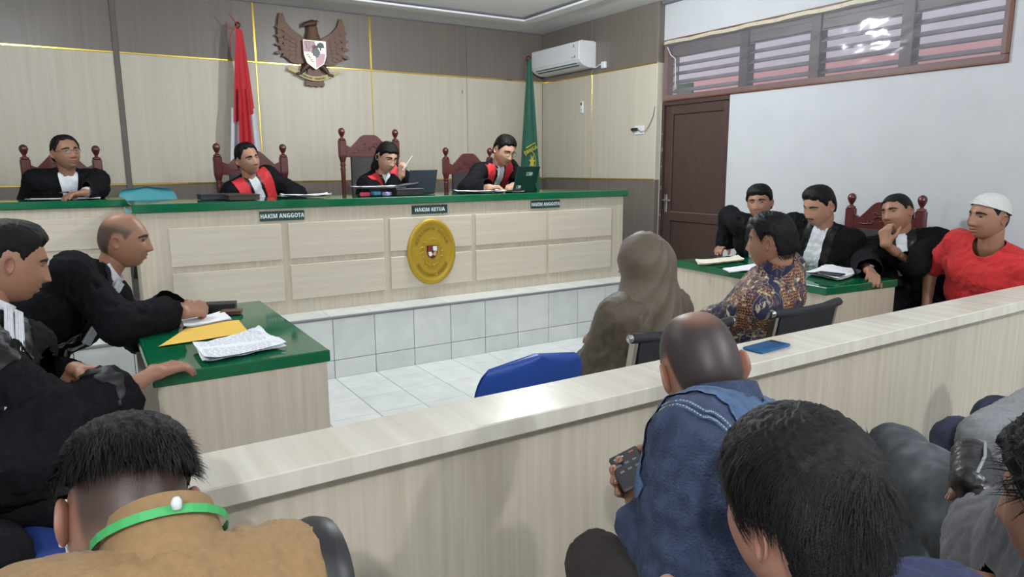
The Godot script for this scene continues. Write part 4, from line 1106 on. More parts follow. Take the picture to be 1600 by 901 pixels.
func face_patch(acc: Acc, X: Transform3D, f: Dictionary, nu: int, nv: int, fn: Callable, cf: Callable, off: float):
	var b := acc.v.size()
	for j in nv + 1:
		for i in nu + 1:
			var u := 2.0 * i / nu - 1.0; var v := 2.0 * j / nv - 1.0
			var p: Vector2 = fn.call(u, v)
			var d := face_dir(p.x, p.y)
			var q := head_pt(d, f)
			acc.v.append(X * (q + Vector3(d.x, d.y, d.z) * off * max(0.0, 1.0 - 0.6 * max(u * u, v * v)))); acc.n.append(Vector3.UP)
			acc.c.append(cf.call(u, v))
	for j in nv:
		for i in nu:
			var q := b + j * (nu + 1) + i
			acc.i.append_array([q, q + nu + 2, q + 1, q, q + nu + 1, q + nu + 2])
	acc.normals(b)
func lin(c: Color) -> Color: return c.srgb_to_linear()
func head(acc: Acc, X: Transform3D, f: Dictionary, nu := 72, nv := 64):
	var b := acc.v.size()
	var sk: Color = lin(f.skin); var lp: Color = lin(f.get("lips", f.skin.lerp(col(150, 78, 74), 0.55)))
	var scalp: Color = lin(f.get("scalp", f.skin))
	for j in nv + 1:
		for i in nu + 1:
			var th := PI * j / nv; var ph := TAU * i / nu
			var d := Vector3(sin(th) * sin(ph), cos(th), sin(th) * cos(ph))
			var p := head_pt(d, f)
			acc.v.append(X * p); acc.n.append(Vector3.UP)
			var c := sk
			var q: Vector3 = p / f.size
			if f.has("scalp_mask"): c = c.lerp(scalp, f.scalp_mask.call(d, q))
			if d.z > 0.3: c = c.lerp(lp, 0.9 * gs(q.x, 0.021) * smoothstep(0.013, 0.008, abs(q.y + 0.0625))).lerp(lp * 0.25, 0.75 * gs(q.x, 0.024) * gs(q.y + 0.0622, 0.0024))
			if f.has("beard") and d.z > -0.1:
				c = c.lerp(lin(col(58, 44, 38)), f.beard * (smoothstep(0.010, 0.004, abs(q.y + 0.046)) * smoothstep(0.030, 0.018, abs(q.x)) + 0.8 * smoothstep(0.02, 0.01, abs(q.y + 0.095)) * smoothstep(0.028, 0.016, abs(q.x))))
			acc.c.append(c)
	for j in nv:
		for i in nu:
			var q := b + j * (nu + 1) + i
			acc.i.append_array([q, q + 1, q + nu + 2, q, q + nu + 2, q + nu + 1])
	acc.normals(b)
	for j in nv + 1:
		var p := b + j * (nu + 1); var m := (acc.n[p] + acc.n[p + nu]).normalized(); acc.n[p] = m; acc.n[p + nu] = m
	# ears
	for s in [-1.0, 1.0]:
		var e := acc.v.size(); var es: float = f.get("ear", 1.0) * 0.88
		var er := Basis(Vector3.UP, -s * 0.55) * Basis(Vector3.RIGHT, -0.18)
		for j in 19:
			for i in 21:
				var th := PI * j / 18.0; var ph := TAU * i / 20.0
				var w := Vector3(sin(th) * sin(ph), cos(th), sin(th) * cos(ph))
				var r := Vector2(w.y, w.z).length()
				var xx: float = w.x * 0.0085
				if w.x * s > 0.0: xx += -s * 0.013 * smoothstep(0.82, 0.45, Vector2(w.y * 1.0 - 0.08, w.z + 0.18).length()) 
				var yy := w.y * 0.032 * (1.0 if w.y > 0 else 1.05); var zz := w.z * (0.020 if w.y > -0.3 else lerpf(0.020, 0.012, min((-w.y - 0.3) / 0.7, 1.0)))
				var lp3: Vector3 = er * (Vector3(xx, yy, zz - 0.010) * es) + Vector3(s * 0.0775 * f.w, -0.004, -0.004)
				acc.v.append(X * (lp3 * f.size)); acc.n.append(Vector3.UP)
				acc.c.append(sk.lerp(lp, 0.25 + 0.2 * smoothstep(0.8, 0.3, r)))
		for j in 18:
			for i in 20:
				var q := e + j * 21 + i
				acc.i.append_array([q, q + 1, q + 22, q, q + 22, q + 21])
		acc.normals(e)
	if f.get("no_face", false): return
	# eyes and brows
	var op: float = f.get("open", 1.0); var look: float = f.get("look", 0.0)
	for s in [-1.0, 1.0]:
		var dark := lin(col(34, 22, 18)); var wh := lin(col(122, 106, 98)); var lid: Color = sk.lerp(lin(col(40, 24, 20)), 0.55)
		face_patch(acc, X, f, 16, 8, func(u: float, v: float): return Vector2(s * 0.032 + u * 0.0145, 0.0105 + 0.001 * s * u * -2.0 + v * (0.0052 * op + 0.0008) * sqrt(max(0.0, 1.0 - u * u * 0.97))),
			func(u: float, v: float):
				if v > 0.55: return lid
				return dark if Vector2((u - look) * 1.45 / 0.9, v * 0.5 * op).length() < 0.72 else wh, 0.0034)
		var br := lin(f.get("brow", col(24, 18, 16)))
		face_patch(acc, X, f, 12, 4, func(u: float, v: float): return Vector2(s * 0.034 + u * 0.020, 0.0305 - 0.005 * u * u + 0.003 * s * -u + v * 0.0052 * (1.0 - 0.45 * s * u) ), func(_u: float, _v: float): return br, 0.0028)
	if f.has("moustache"):
		face_patch(acc, X, f, 14, 3, func(u: float, v: float): return Vector2(u * 0.027, -0.0465 - 0.006 * u * u + v * 0.0035), func(_u: float, _v: float): return lin(col(30, 22, 20)), 0.0022)
func hairline(d: Vector3, q: Vector3, style: String) -> float:
	# signed metres above the hairline; q is the head point at size 1
	var az: float = abs(atan2(d.x, d.z))       # 0 = front, PI = back
	var y: float
	var fr := 0.066; var nape := -0.062
	if style == "high": fr = 0.082
	if style == "low": fr = 0.056
	if az < 0.75: y = fr + 0.004 * cos(az * 6.0)
	elif az < 1.15: y = lerpf(fr, 0.035, (az - 0.75) / 0.4)
	elif az < 1.36: y = lerpf(0.035, 0.004, (az - 1.15) / 0.21)
	elif az < 1.50: y = lerpf(0.004, 0.028, (az - 1.36) / 0.14)
	elif az < 1.85: y = 0.030
	elif az < 2.15: y = lerpf(0.030, nape, (az - 1.85) / 0.30)
	else: y = nape
	if style == "fade": y = max(y, 0.012 if az > 1.0 else y)
	return q.y - y
func hair_cap(acc: Acc, X: Transform3D, f: Dictionary, style: String, thick: float, rough := 0.004, seed := 1, top_extra := 0.0, quiff := 0.0, nu := 84, nv := 64):
	var b := acc.v.size()
	nz.seed = seed; nz.frequency = 1.0; nz.fractal_octaves = 3
	var ok := PackedByteArray()
	for j in nv + 1:
		for i in nu + 1:
			var th := PI * 0.86 * j / nv; var ph := TAU * i / nu
			var d := Vector3(sin(th) * sin(ph), cos(th), sin(th) * cos(ph))
			var p := head_pt(d, f); var q: Vector3 = p / f.size
			var g := hairline(d, q, style) + 0.006 * nz.get_noise_3d(q.x * 260.0, q.y * 60.0, q.z * 260.0)
			var e := smoothstep(-0.002, 0.016, g)
			var h: float = thick * e + top_extra * smoothstep(0.03, 0.10, q.y) + quiff * smoothstep(0.05, 0.09, q.y) * smoothstep(-0.02, 0.06, q.z)
			h += rough * e * nz.get_noise_3d(q.x * 120.0 + q.z * 40.0, q.y * 35.0, q.z * 120.0)
			h = lerpf(-0.006, h, e)
			acc.v.append(X * (p + d * h * f.size)); acc.n.append(Vector3.UP); ok.append(1 if g > -0.006 else 0)
	for j in nv:
		for i in nu:
			var q := j * (nu + 1) + i
			if ok[q] + ok[q + 1] + ok[q + nu + 1] + ok[q + nu + 2] == 0: continue
			acc.i.append_array([b + q, b + q + 1, b + q + nu + 2, b + q, b + q + nu + 2, b + q + nu + 1])
	acc.normals(b)
	for j in nv + 1:
		var p := b + j * (nu + 1); var m := (acc.n[p] + acc.n[p + nu]).normalized(); acc.n[p] = m; acc.n[p + nu] = m
func strands(acc: Acc, X: Transform3D, f: Dictionary, style: String, n: int, length: float, seed: int, flow: Callable, lift := 0.35, base_off := 0.004, wid := 0.0011, ymin := -1.0):
	rng.seed = seed
	var made := 0; var tries := 0
	while made < n and tries < n * 6:
		tries += 1
		var u := rng.randf_range(-0.75, 1.0); var a := rng.randf() * TAU
		var s := sqrt(1.0 - u * u)
		var d := Vector3(s * sin(a), u, s * cos(a))
		var p := head_pt(d, f); var q: Vector3 = p / f.size
		if hairline(d, q, style) < 0.004 or q.y < ymin: continue
		made += 1
		var dir: Vector3 = flow.call(d, q)
		dir = (dir - d * dir.dot(d)).normalized()
		dir = (dir + Vector3(rng.randf_range(-1, 1), rng.randf_range(-1, 1), rng.randf_range(-1, 1)) * 0.22).normalized()
		var l := length * rng.randf_range(0.7, 1.15)
		var side := d.cross(dir).normalized() * wid
		var nn := (X.basis * d).normalized()
		var b := acc.v.size()
		var pos: Vector3 = p + d * base_off * f.size
		var dd := (dir + d * lift).normalized()
		for k in 4:
			var w := 1.0 - k / 3.4
			acc.v.append(X * (pos - side * w)); acc.v.append(X * (pos + side * w)); acc.n.append((nn + X.basis * side * -300.0 * wid).normalized()); acc.n.append(nn)
			# stay outside the skull, bend over it
			pos += dd * l / 3.0
			dd = (dd - pos.normalized() * 0.22 + Vector3(0, -0.05, 0)).normalized()
		for k in 3:
			var q0 := b + k * 2
			acc.i.append_array([q0, q0 + 1, q0 + 3, q0, q0 + 3, q0 + 2])

# ---------- hands ----------
func hand_prims(wrist: Vector3, dir: Vector3, palm: Vector3, left: bool, curl, sc := 1.0, spread := 0.10) -> Array:
	var d := dir.normalized(); var p := (palm - d * palm.dot(d)).normalized()
	var th := (p.cross(d) if left else d.cross(p)).normalized()
	var o := []
	o.append([wrist - th * 0.012 * sc, wrist + th * 0.012 * sc, 0.021 * sc, 0.021 * sc])
	for i in 4:
		var c: float = curl[i] if curl is Array else curl
		var kx: float = [0.029, 0.010, -0.009, -0.027][i]
		var kd: float = [0.088, 0.092, 0.087, 0.078][i]
		var kn: Vector3 = wrist + (d * kd + th * kx - p * (0.003 if i % 3 == 0 else 0.0)) * sc
		o.append([wrist + th * kx * 0.55 * sc + d * 0.01 * sc, kn, 0.0165 * sc, 0.0115 * sc])
		var L: float = [0.070, 0.078, 0.072, 0.056][i] * sc
		var fd: Vector3 = (d + th * spread * [1.0, 0.25, -0.45, -1.2][i]).normalized()
		var pos := kn; var an := 0.0; var r: float = [0.0093, 0.0095, 0.009, 0.008][i] * sc
		for s in 3:
			an += c * [0.85, 1.15, 0.75][s]
			var e: Vector3 = pos + (fd * cos(an) + p * sin(an)) * L * [0.45, 0.31, 0.24][s]
			o.append([pos, e, r, r * 0.93]); pos = e; r *= 0.92
	var tc: float = (curl[4] if curl is Array else curl * 0.5)
	var t0 := wrist + (d * 0.022 + th * 0.020 + p * 0.008) * sc
	var td := (d * 0.62 + th * 0.72 + p * 0.28).normalized()
	var t1 := t0 + td * 0.043 * sc
	var td2 := (td * (1.0 - tc * 0.5) + d * 0.45 + p * tc * 0.9 - th * tc * 0.6).normalized()
	var t2 := t1 + td2 * 0.033 * sc
	var td3 := (td2 + p * tc * 0.5 - th * tc * 0.4).normalized()
	o.append([t0, t1, 0.0165 * sc, 0.0115 * sc]); o.append([t1, t2, 0.0108 * sc, 0.0098 * sc]); o.append([t2, t2 + td3 * 0.026 * sc, 0.0098 * sc, 0.0082 * sc])
	return o
func nails(acc: Acc, prims: Array, palm: Vector3, color: Color):
	for k in [4, 8, 12, 16]:
		if k >= prims.size(): continue
		var p: Array = prims[k]
		var e: Vector3 = (p[1] - p[0]).normalized()
		var up := (-palm - e * (-palm).dot(e)).normalized(); var sd := e.cross(up)
		var c: Vector3 = p[1] + up * p[3] * 0.72
		var b := acc.v.size()
		for j in 5:
			for i in 5:
				var u := i / 2.0 - 1.0; var v := j / 4.0
				acc.v.append(c + sd * u * p[3] * 0.75 + e * (v - 0.55) * 0.013 + up * p[3] * (0.34 - 0.30 * u * u - 0.35 * max(0.0, v - 0.75)))
				acc.n.append(Vector3.UP); acc.c.append(color)
		for j in 4:
			for i in 4:
				var q := b + j * 5 + i
				acc.i.append_array([q, q + 1, q + 6, q, q + 6, q + 5])
		acc.normals(b)
func hand(P: Dictionary, side: int, wrist: Vector3, dir: Vector3, palm: Vector3, curl, cell := 0.0055, arm_r := 0.040, bare_from = null, spread := 0.10):
	var pr := hand_prims(wrist, dir, palm, side == 0, curl, P.hs, spread)
	var pp := pr.duplicate()
	var el: Vector3 = P.elbow[side]
	var st: Vector3 = bare_from if bare_from != null else wrist.lerp(el, 0.35)
	pp.append([st, wrist, lerpf(0.024, arm_r, clamp(st.distance_to(wrist) / 0.24, 0, 1)) * P.hs, 0.0225 * P.hs])
	blob(P.skin, pp, cell, 0.0042, lin(P.f.skin))
	nails(P.skin, pr, palm, lin(P.f.skin.lerp(col(226, 186, 176), 0.45)))

# ---------- figures ----------
func face(over := {}) -> Dictionary:
	var f := {"w": 1.0, "taper": 0.20, "nose": 1.0, "cheek": 1.0, "size": 1.0, "skin": col(168, 122, 96)}
	f.merge(over, true)
	return f
func figure(c: Dictionary) -> Dictionary:
	var t = thing("person", c.label, "person", Vector3.ZERO, 0.0, c.get("group", ""))
	var z: Vector3 = c.heading; z.y = 0; z = z.normalized()
	var bs := Basis(Vector3.UP.cross(z), Vector3.UP, z)
	bs = bs * Basis(Vector3.RIGHT, deg_to_rad(c.get("pitch", 0.0))) * Basis(Vector3.BACK, deg_to_rad(c.get("roll", 0.0)))
	var X := Transform3D(bs, c.head)
	var pel: Vector3 = c.pelvis
	var fsz: float = c.f.size
	var J := X * (Vector3(0, -0.085, -0.028) * fsz)
	var N: Vector3
	if c.has("neck"): N = c.neck
	else:
		var D := (pel - J).normalized()
		N = J + (D * 0.65 + Vector3.DOWN * 0.35).normalized() * 0.072 * fsz
	var U := (N - pel).normalized()
	var fr: Vector3 = c.front
	var Xa := U.cross(fr).normalized(); var Fw := Xa.cross(U).normalized()
	var sw: float = c.get("sw", 0.175)
	var P := {"t": t, "X": X, "N": N, "U": U, "Xa": Xa, "Fw": Fw, "pel": pel, "f": c.f, "fat": c.get("fat", 1.0), "skin": Acc.new(), "hs": c.get("hs", 1.0), "elbow": [Vector3.ZERO, Vector3.ZERO], "wrist": [Vector3.ZERO, Vector3.ZERO]}
	var drop: float = c.get("drop", 0.055)
	P.S = [N - U * (drop + c.get("dl", 0.0)) + Xa * sw + Fw * c.get("fl", 0.0), N - U * (drop + c.get("dr", 0.0)) - Xa * sw + Fw * c.get("fr", 0.0)]
	P.L = N.distance_to(pel)
	# frame for cutting garments: x = own left, y = up the spine, z = front, origin at the neck
	P.inv = Transform3D(Basis(Xa, U, Fw), N).affine_inverse()
	P.hinv = X.affine_inverse()
	# neck
	var nr: float = 0.0495 * c.get("nw", 1.0)
	head(P.skin, X, c.f, c.get("nu", 64), c.get("nv", 56))
	blob(P.skin, [[X * (Vector3(0, -0.02, -0.03) * fsz), J, nr * 1.02, nr], [J, N, nr, nr * 1.04], [N, N - U * 0.07 + Fw * 0.01, nr * 1.04, 0.058], [N - U * 0.06, P.S[0].lerp(N, 0.3), 0.04, 0.04], [N - U * 0.06, P.S[1].lerp(N, 0.3), 0.04, 0.04]], 0.010, 0.008, lin(c.f.skin))
	return P
func ik(P: Dictionary, side: int, wrist: Vector3, hint: Vector3, l1 := 0.285, l2 := 0.255):
	var s: Vector3 = P.S[side]; var d := wrist - s; var L: float = min(d.length(), l1 + l2 - 0.004)
	var w := s + d.normalized() * L
	var x := (L * L + l1 * l1 - l2 * l2) / (2.0 * L)
	var h: float = sqrt(max(0.0, l1 * l1 - x * x))
	var dn := d.normalized(); var hn := (hint - dn * hint.dot(dn)).normalized()
	P.elbow[side] = s + dn * x + hn * h; P.wrist[side] = w
func torso(P: Dictionary, e := 0.0) -> Array:
	var f: float = P.fat; var X: Vector3 = P.Xa; var U: Vector3 = P.U; var N: Vector3 = P.N; var L: float = P.L; var F: Vector3 = P.Fw
	var a := []
	var pel: Vector3 = P.pel
	a.append([pel - X * 0.09, pel + X * 0.09, 0.125 * f + e, 0.125 * f + e])
	var w := pel + U * L * 0.33 + F * 0.02 * f
	a.append([w - X * 0.075, w + X * 0.075, 0.122 * f + e, 0.122 * f + e])
	var c := pel + U * L * 0.64 + F * 0.012
	a.append([c - X * 0.085, c + X * 0.085, 0.118 * f + e, 0.118 * f + e])
	var u := pel + U * L * 0.82
	a.append([u - X * 0.095, u + X * 0.095, 0.088 + e, 0.088 + e])
	for s in 2:
		a.append([N - U * 0.055, P.S[s], 0.058 + e, 0.060 + e])
		a.append([N - U * 0.038 - F * 0.012, P.S[s] + U * 0.004, 0.042 + e, 0.046 + e])
	return a
func sleeve(P: Dictionary, s: int, r0: float, r1: float, r2: float, upto := 1.0) -> Array:
	var a := [[P.S[s], P.elbow[s], r0, r1]]
	if upto > 0.0: a.append([P.elbow[s], P.elbow[s].lerp(P.wrist[s], upto), r1, r2])
	return a
func legs(P: Dictionary, knee_l: Vector3, knee_r: Vector3, foot_l: Vector3, foot_r: Vector3, m, called := "trousers", r := 0.078):
	var a := []
	var pel: Vector3 = P.pel
	for s in 2:
		var k: Vector3 = knee_l if s == 0 else knee_r; var f: Vector3 = foot_l if s == 0 else foot_r
		var h: Vector3 = pel + P.Xa * (0.085 if s == 0 else -0.085) - Vector3(0, 0.03, 0)
		a.append([h, k, r * 1.1, r * 0.82]); a.append([k, f + Vector3(0, 0.09, 0), r * 0.8, r * 0.6])
	a.append([pel - P.Xa * 0.08, pel + P.Xa * 0.08, 0.125 * P.fat, 0.125 * P.fat])
	var acc := Acc.new(); blob(acc, a, 0.02, 0.016)
	wrinkle(acc, 0, 0.006, Vector3(9, 14, 9), 17)
	put(called, acc.mesh(), m, P.t)
	for s in 2:
		var f: Vector3 = foot_l if s == 0 else foot_r
		var fw: Vector3 = P.Fw; fw.y = 0; fw = fw.normalized()
		var sh := Acc.new(); blob(sh, [[f + Vector3(0, 0.045, 0) - fw * 0.04, f + Vector3(0, 0.042, 0) + fw * 0.06, 0.040, 0.042], [f + Vector3(0, 0.04, 0) + fw * 0.06, f + Vector3(0, 0.03, 0) + fw * 0.16, 0.040, 0.030]], 0.012, 0.008)
		put("shoe", sh.mesh(), M.black_plastic, P.t)
func seated_legs(P: Dictionary, floor_y: float, m, called := "trousers", reach := 0.42, splay := 0.13):
	var fw: Vector3 = P.Fw; fw.y = 0; fw = fw.normalized(); var xa: Vector3 = P.Xa; xa.y = 0; xa = xa.normalized()
	var ky := floor_y + 0.50
	var kl: Vector3 = P.pel + fw * reach + xa * splay; kl.y = ky
	var kr: Vector3 = P.pel + fw * reach - xa * splay; kr.y = ky
	var fl := kl + fw * 0.03; fl.y = floor_y; var fr := kr + fw * 0.03; fr.y = floor_y
	legs(P, kl, kr, fl, fr, m, called)
func finish(P: Dictionary):
	for s in 2: blob(P.skin, [[P.N - P.U * 0.06, P.S[s], 0.036, 0.036], [P.S[s], P.elbow[s], 0.036, 0.032], [P.elbow[s], P.elbow[s].lerp(P.wrist[s], 0.75), 0.030, 0.022]], 0.018, 0.008, lin(P.f.skin))
	put("body", P.skin.mesh(), M.skin, P.t)
func off_arms(P: Dictionary, p: Vector3) -> float:      # > 0 away from the sleeves
	var g := 1.0
	for s in 2:
		for q in [[P.elbow[s], P.wrist[s], 0.098], [P.S[s].lerp(P.elbow[s], 0.35), P.elbow[s], 0.088]]:
			var c: Vector3 = Geometry3D.get_closest_point_to_segment(p, q[0], q[1])
			g = min(g, p.distance_to(c) - q[2])
	return g
func loc(P: Dictionary, p: Vector3) -> Vector3: return P.inv * p
func glasses(P: Dictionary, m, r := 0.021):
	var a := Acc.new(); var X: Transform3D = P.X; var f: Dictionary = P.f
	var fz := 0.098
	for s in [-1.0, 1.0]:
		var pts := []
		for k in 20:
			var an := TAU * k / 20.0
			pts.append(X * (Vector3(s * 0.032 + cos(an) * r * 1.18, 0.008 + sin(an) * r * 0.82, fz + 0.004 - 0.1 * abs(cos(an) * r + s * 0.0) ) * f.size))
		tube(a, pts, 0.0014, 5, true)
		tube(a, [X * (Vector3(s * 0.055, 0.012, 0.094) * f.size), X * (Vector3(s * 0.076, 0.012, 0.06) * f.size), X * (Vector3(s * 0.080, 0.012, 0.0) * f.size), X * (Vector3(s * 0.079, 0.0, -0.02) * f.size)], 0.0014, 5)
	tube(a, [X * (Vector3(-0.009, 0.010, 0.104) * f.size), X * (Vector3(0, 0.013, 0.107) * f.size), X * (Vector3(0.009, 0.010, 0.104) * f.size)], 0.0013, 5)
	var o = put("glasses", a.mesh(), m, P.t)
	var g := mat(Color(0.9, 0.93, 0.95, 0.04), 0.04); g.transparency = BaseMaterial3D.TRANSPARENCY_ALPHA
	for s in [-1.0, 1.0]:
		var l := Acc.new()
		gridm(l, 10, 2, func(u: float, v: float):
			var an := TAU * u
			return X * (Vector3(s * 0.032 + cos(an) * r * 1.18 * v, 0.008 + sin(an) * r * 0.82 * v, fz + 0.004 - 0.1 * abs(cos(an) * r * v)) * f.size))
		put("lens", l.mesh(), g, o)
func hair_on(P: Dictionary, style: String, thick: float, m = null, rough := 0.004, seed := 1, top := 0.0, quiff := 0.0):
	var a := Acc.new(); hair_cap(a, P.X, P.f, style, thick, rough, seed, top, quiff)
	return put("hair", a.mesh(), m if m != null else M.hair, P.t)

# robe with wide sleeves, satin facing and pleated white bands
func robe(P: Dictionary, o := {}) -> Acc:
	var pr := torso(P, 0.012)
	var up: Array = o.upto if o.get("upto") is Array else [o.get("upto", 0.86), o.get("upto", 0.86)]
	for s in 2: pr.append_array(sleeve(P, s, 0.070, 0.072, o.get("cuff", 0.082), up[s]))
	if o.has("extra"): pr.append_array(o.extra)
	var a := Acc.new(); blob(a, pr, o.get("cell", 0.014), 0.013)
	wrinkle(a, 0, o.get("wr", 0.008), Vector3(16, 9, 16), o.get("seed", 3))
	# openings: neck and cuffs
	var N: Vector3 = P.N; var U: Vector3 = P.U; var F: Vector3 = P.Fw
	var e0: Vector3 = (P.wrist[0] - P.elbow[0]).normalized(); var e1: Vector3 = (P.wrist[1] - P.elbow[1]).normalized()
	var w0: Vector3 = P.elbow[0].lerp(P.wrist[0], up[0]) + e0 * 0.03; var w1: Vector3 = P.elbow[1].lerp(P.wrist[1], up[1]) + e1 * 0.03
	var vd: float = o.get("vee", 0.15)
	var r := clip(a, func(p: Vector3):
		var q: Vector3 = P.inv * p
		var g := 1.0
		for s in 2:
			var w: Vector3 = w0 if s == 0 else w1; var e: Vector3 = e0 if s == 0 else e1
			var al := (p - w).dot(e)
			if al < 0.13 and al > -0.02 and (p - w - e * al).length() < 0.125:
				var o2: int = 1 - s
				var ds := p.distance_to(Geometry3D.get_closest_point_to_segment(p, P.elbow[s], w + e * 0.1))
				var dother: float = min(p.distance_to(Geometry3D.get_closest_point_to_segment(p, P.S[o2], P.elbow[o2])), p.distance_to(Geometry3D.get_closest_point_to_segment(p, P.elbow[o2], P.elbow[o2].lerp(P.wrist[o2], up[o2]))) if up[o2] > 0.0 else 9.0)
				var dt := p.distance_to(Geometry3D.get_closest_point_to_segment(p, P.N - P.U * 0.1, P.pel)) - 0.07
				if ds < dother and ds < dt: g = min(g, -al)
		if abs(q.x) < 0.12 and q.y > -0.30 and (q.y > -0.03 or off_arms(P, p) > -0.01):
			var nk: float = max(Vector2(q.x, (q.z - 0.01) * 0.9).length() - 0.062, 0.012 - q.y)     # collar hole
			if q.z > 0.0 and vd > 0.0: nk = min(nk, max(abs(q.x) - 0.045 * (1.0 + q.y / vd), -vd - q.y)) if q.y > -vd else nk
			g = min(g, nk)
		return g)
	put(o.get("called", "robe"), r.mesh(), o.get("mat", M.robe), P.t)
	P.cloth = a
	return a
func bib(P: Dictionary, len_ := 0.26, w := 0.035, m = null):
	# white collar round the neck and two pleated bands down the chest
	var N: Vector3 = P.N
	var a: Acc = P.cloth
	var r := clip(a, func(p: Vector3):
		var q: Vector3 = P.inv * p
		if q.z < 0.0: return -1.0
		return min(off_arms(P, p), min(min(w + 0.012 * smoothstep(0.0, -len_, q.y) - abs(q.x), q.y + len_), 0.03 - q.y)), 0.010)
	# pleats
	for k in r.v.size():
		var q: Vector3 = P.inv * r.v[k]
		r.v[k] += r.n[k] * 0.003 * sin(q.x * 420.0)
	r.normals()
	put("neck_bands", r.mesh(), m if m != null else M.white_cloth, P.t)
	var c := Acc.new()
	gridm(c, 28, 4, func(u: float, v: float):
		var an := TAU * u
		var rr := 0.062 - 0.004 * v
		return N + P.Xa * sin(an) * rr + P.Fw * (cos(an) * rr * 0.98 + 0.010) + P.U * (lerpf(-0.022, 0.032, v) + 0.012 * -cos(an)))
	c.i.reverse(); c.normals()
	put("collar", c.mesh(), m if m != null else M.white_cloth, P.t)
func hanging_bands(P: Dictionary, len_: float, w: float, out0: float, out1: float):
	# white bands that hang free from the collar when the wearer leans forward
	for s in [-1.0, 1.0]:
		var r := Acc.new()
		for side in [0, 1]:
			gridm(r, 10, 18, func(u: float, v: float):
				var uu := u if side == 0 else 1.0 - u
				var x: float = s * 0.004 + (uu - 0.5) * w * (0.75 + 0.4 * v) + s * w * 0.42
				return P.N + P.Xa * x + P.Fw * (lerpf(out0, out1, v) + 0.004 * sin(uu * 19.0) + (0.002 if side == 0 else -0.002)) - P.U * (len_ * v - 0.02))
		put("neck_band", r.mesh(), M.white_cloth, P.t)
	var c := Acc.new()
	gridm(c, 28, 4, func(u: float, v: float):
		var an := TAU * u
		return P.N + P.Xa * sin(an) * 0.060 + P.Fw * (cos(an) * 0.060 + 0.010) + P.U * (lerpf(-0.01, 0.045, v) - 0.012 * cos(an)))
	c.i.reverse(); c.normals()
	put("collar", c.mesh(), M.white_cloth, P.t)
func facing(P: Dictionary, m, inner := 0.045, outer := 0.095, low := -0.45, called := "facing"):
	var r := clip(P.cloth, func(p: Vector3):
		var q: Vector3 = P.inv * p
		if q.z < -0.02: return -1.0
		var ax: float = abs(q.x)
		var top := smoothstep(0.02, -0.10, q.y)
		return min(off_arms(P, p), min(min(ax - inner * (0.9 + 0.1 * top), outer - ax), min(q.y - low, 0.05 - q.y))), 0.005)
	put(called, r.mesh(), m, P.t)

# ---------- the people in the room ----------
const SKIN_A := Color(0.66, 0.495, 0.405)
const SKIN_B := Color(0.60, 0.435, 0.345)
const SKIN_C := Color(0.735, 0.575, 0.48)
func dark_trousers(): return cloth(col(34, 34, 40), 0.8)

func jacket_shirt(P: Dictionary):
	var sh := clip(P.cloth, func(p: Vector3):
		var q: Vector3 = P.inv * p
		if q.z < 0.0: return -1.0
		return min(off_arms(P, p), min(min(0.058 * (1.0 + q.y / 0.34) - abs(q.x), q.y + 0.34), 0.03 - q.y)), 0.004)
	put("shirt", sh.mesh(), M.white_cloth, P.t)
	var c := Acc.new()
	for s in [-1.0, 1.0]:
		gridm(c, 8, 3, func(u: float, v: float):
			var an: float = lerpf(0.25, 2.7, u) * s
			var rr := lerpf(0.060, 0.070, v)
			return P.N + P.Xa * sin(an) * rr + P.Fw * (cos(an) * rr + 0.012) + P.U * (lerpf(0.030, -0.012, v) - 0.03 * (0.5 + 0.5 * cos(an))))
	put("collar", c.mesh(), M.white_cloth, P.t)

func clerk():
	var hp := deep(103, 239, 4.95)
	var P := figure({"label": "man with glasses in black suit and open white shirt at clerk's desk", "head": hp, "heading": toward_cam(hp, 24), "pitch": -3, "roll": 4, "pelvis": Vector3(-0.09, 1.0, -6.36), "front": Vector3(0.10, 0, 1), "sw": 0.19, "fat": 1.05, "f": face({"skin": SKIN_B, "w": 1.05, "cheek": 1.3})})
	ik(P, 1, on_y(84, 301, 1.285), Vector3(-0.8, -0.3, -0.2)); ik(P, 0, on_y(130, 304, 1.285), Vector3(0.9, -0.3, -0.2))
	robe(P, {"called": "suit_jacket", "cuff": 0.047, "upto": 0.92, "vee": 0.30})
	jacket_shirt(P)
	hand(P, 1, P.wrist[1], Vector3(0.6, -0.12, 0.5), Vector3(0.25, -1, 0.1), 0.6, 0.006)
	hand(P, 0, P.wrist[0], Vector3(-0.75, -0.1, 0.35), Vector3(-0.1, -1, 0.1), 0.35, 0.006)
	for s in 2:
		var e: Vector3 = (P.wrist[s] - P.elbow[s]).normalized(); var a := Acc.new()
		tube(a, [P.wrist[s] - e * 0.035, P.wrist[s] - e * 0.005], 0.034, 12); put("cuff", a.mesh(), M.white_cloth, P.t)
	seated_legs(P, DAIS, dark_trousers())
	glasses(P, M.black_plastic)
	hair_on(P, "high", 0.012, null, 0.004, 11)
	var pen := Acc.new(); tube(pen, [on_y(92, 301, 1.275), on_y(97, 300, 1.36) + Vector3(0.02, 0, 0.03)], 0.004, 6); put("pen", pen.mesh(), M.black_plastic, P.t)
	finish(P)

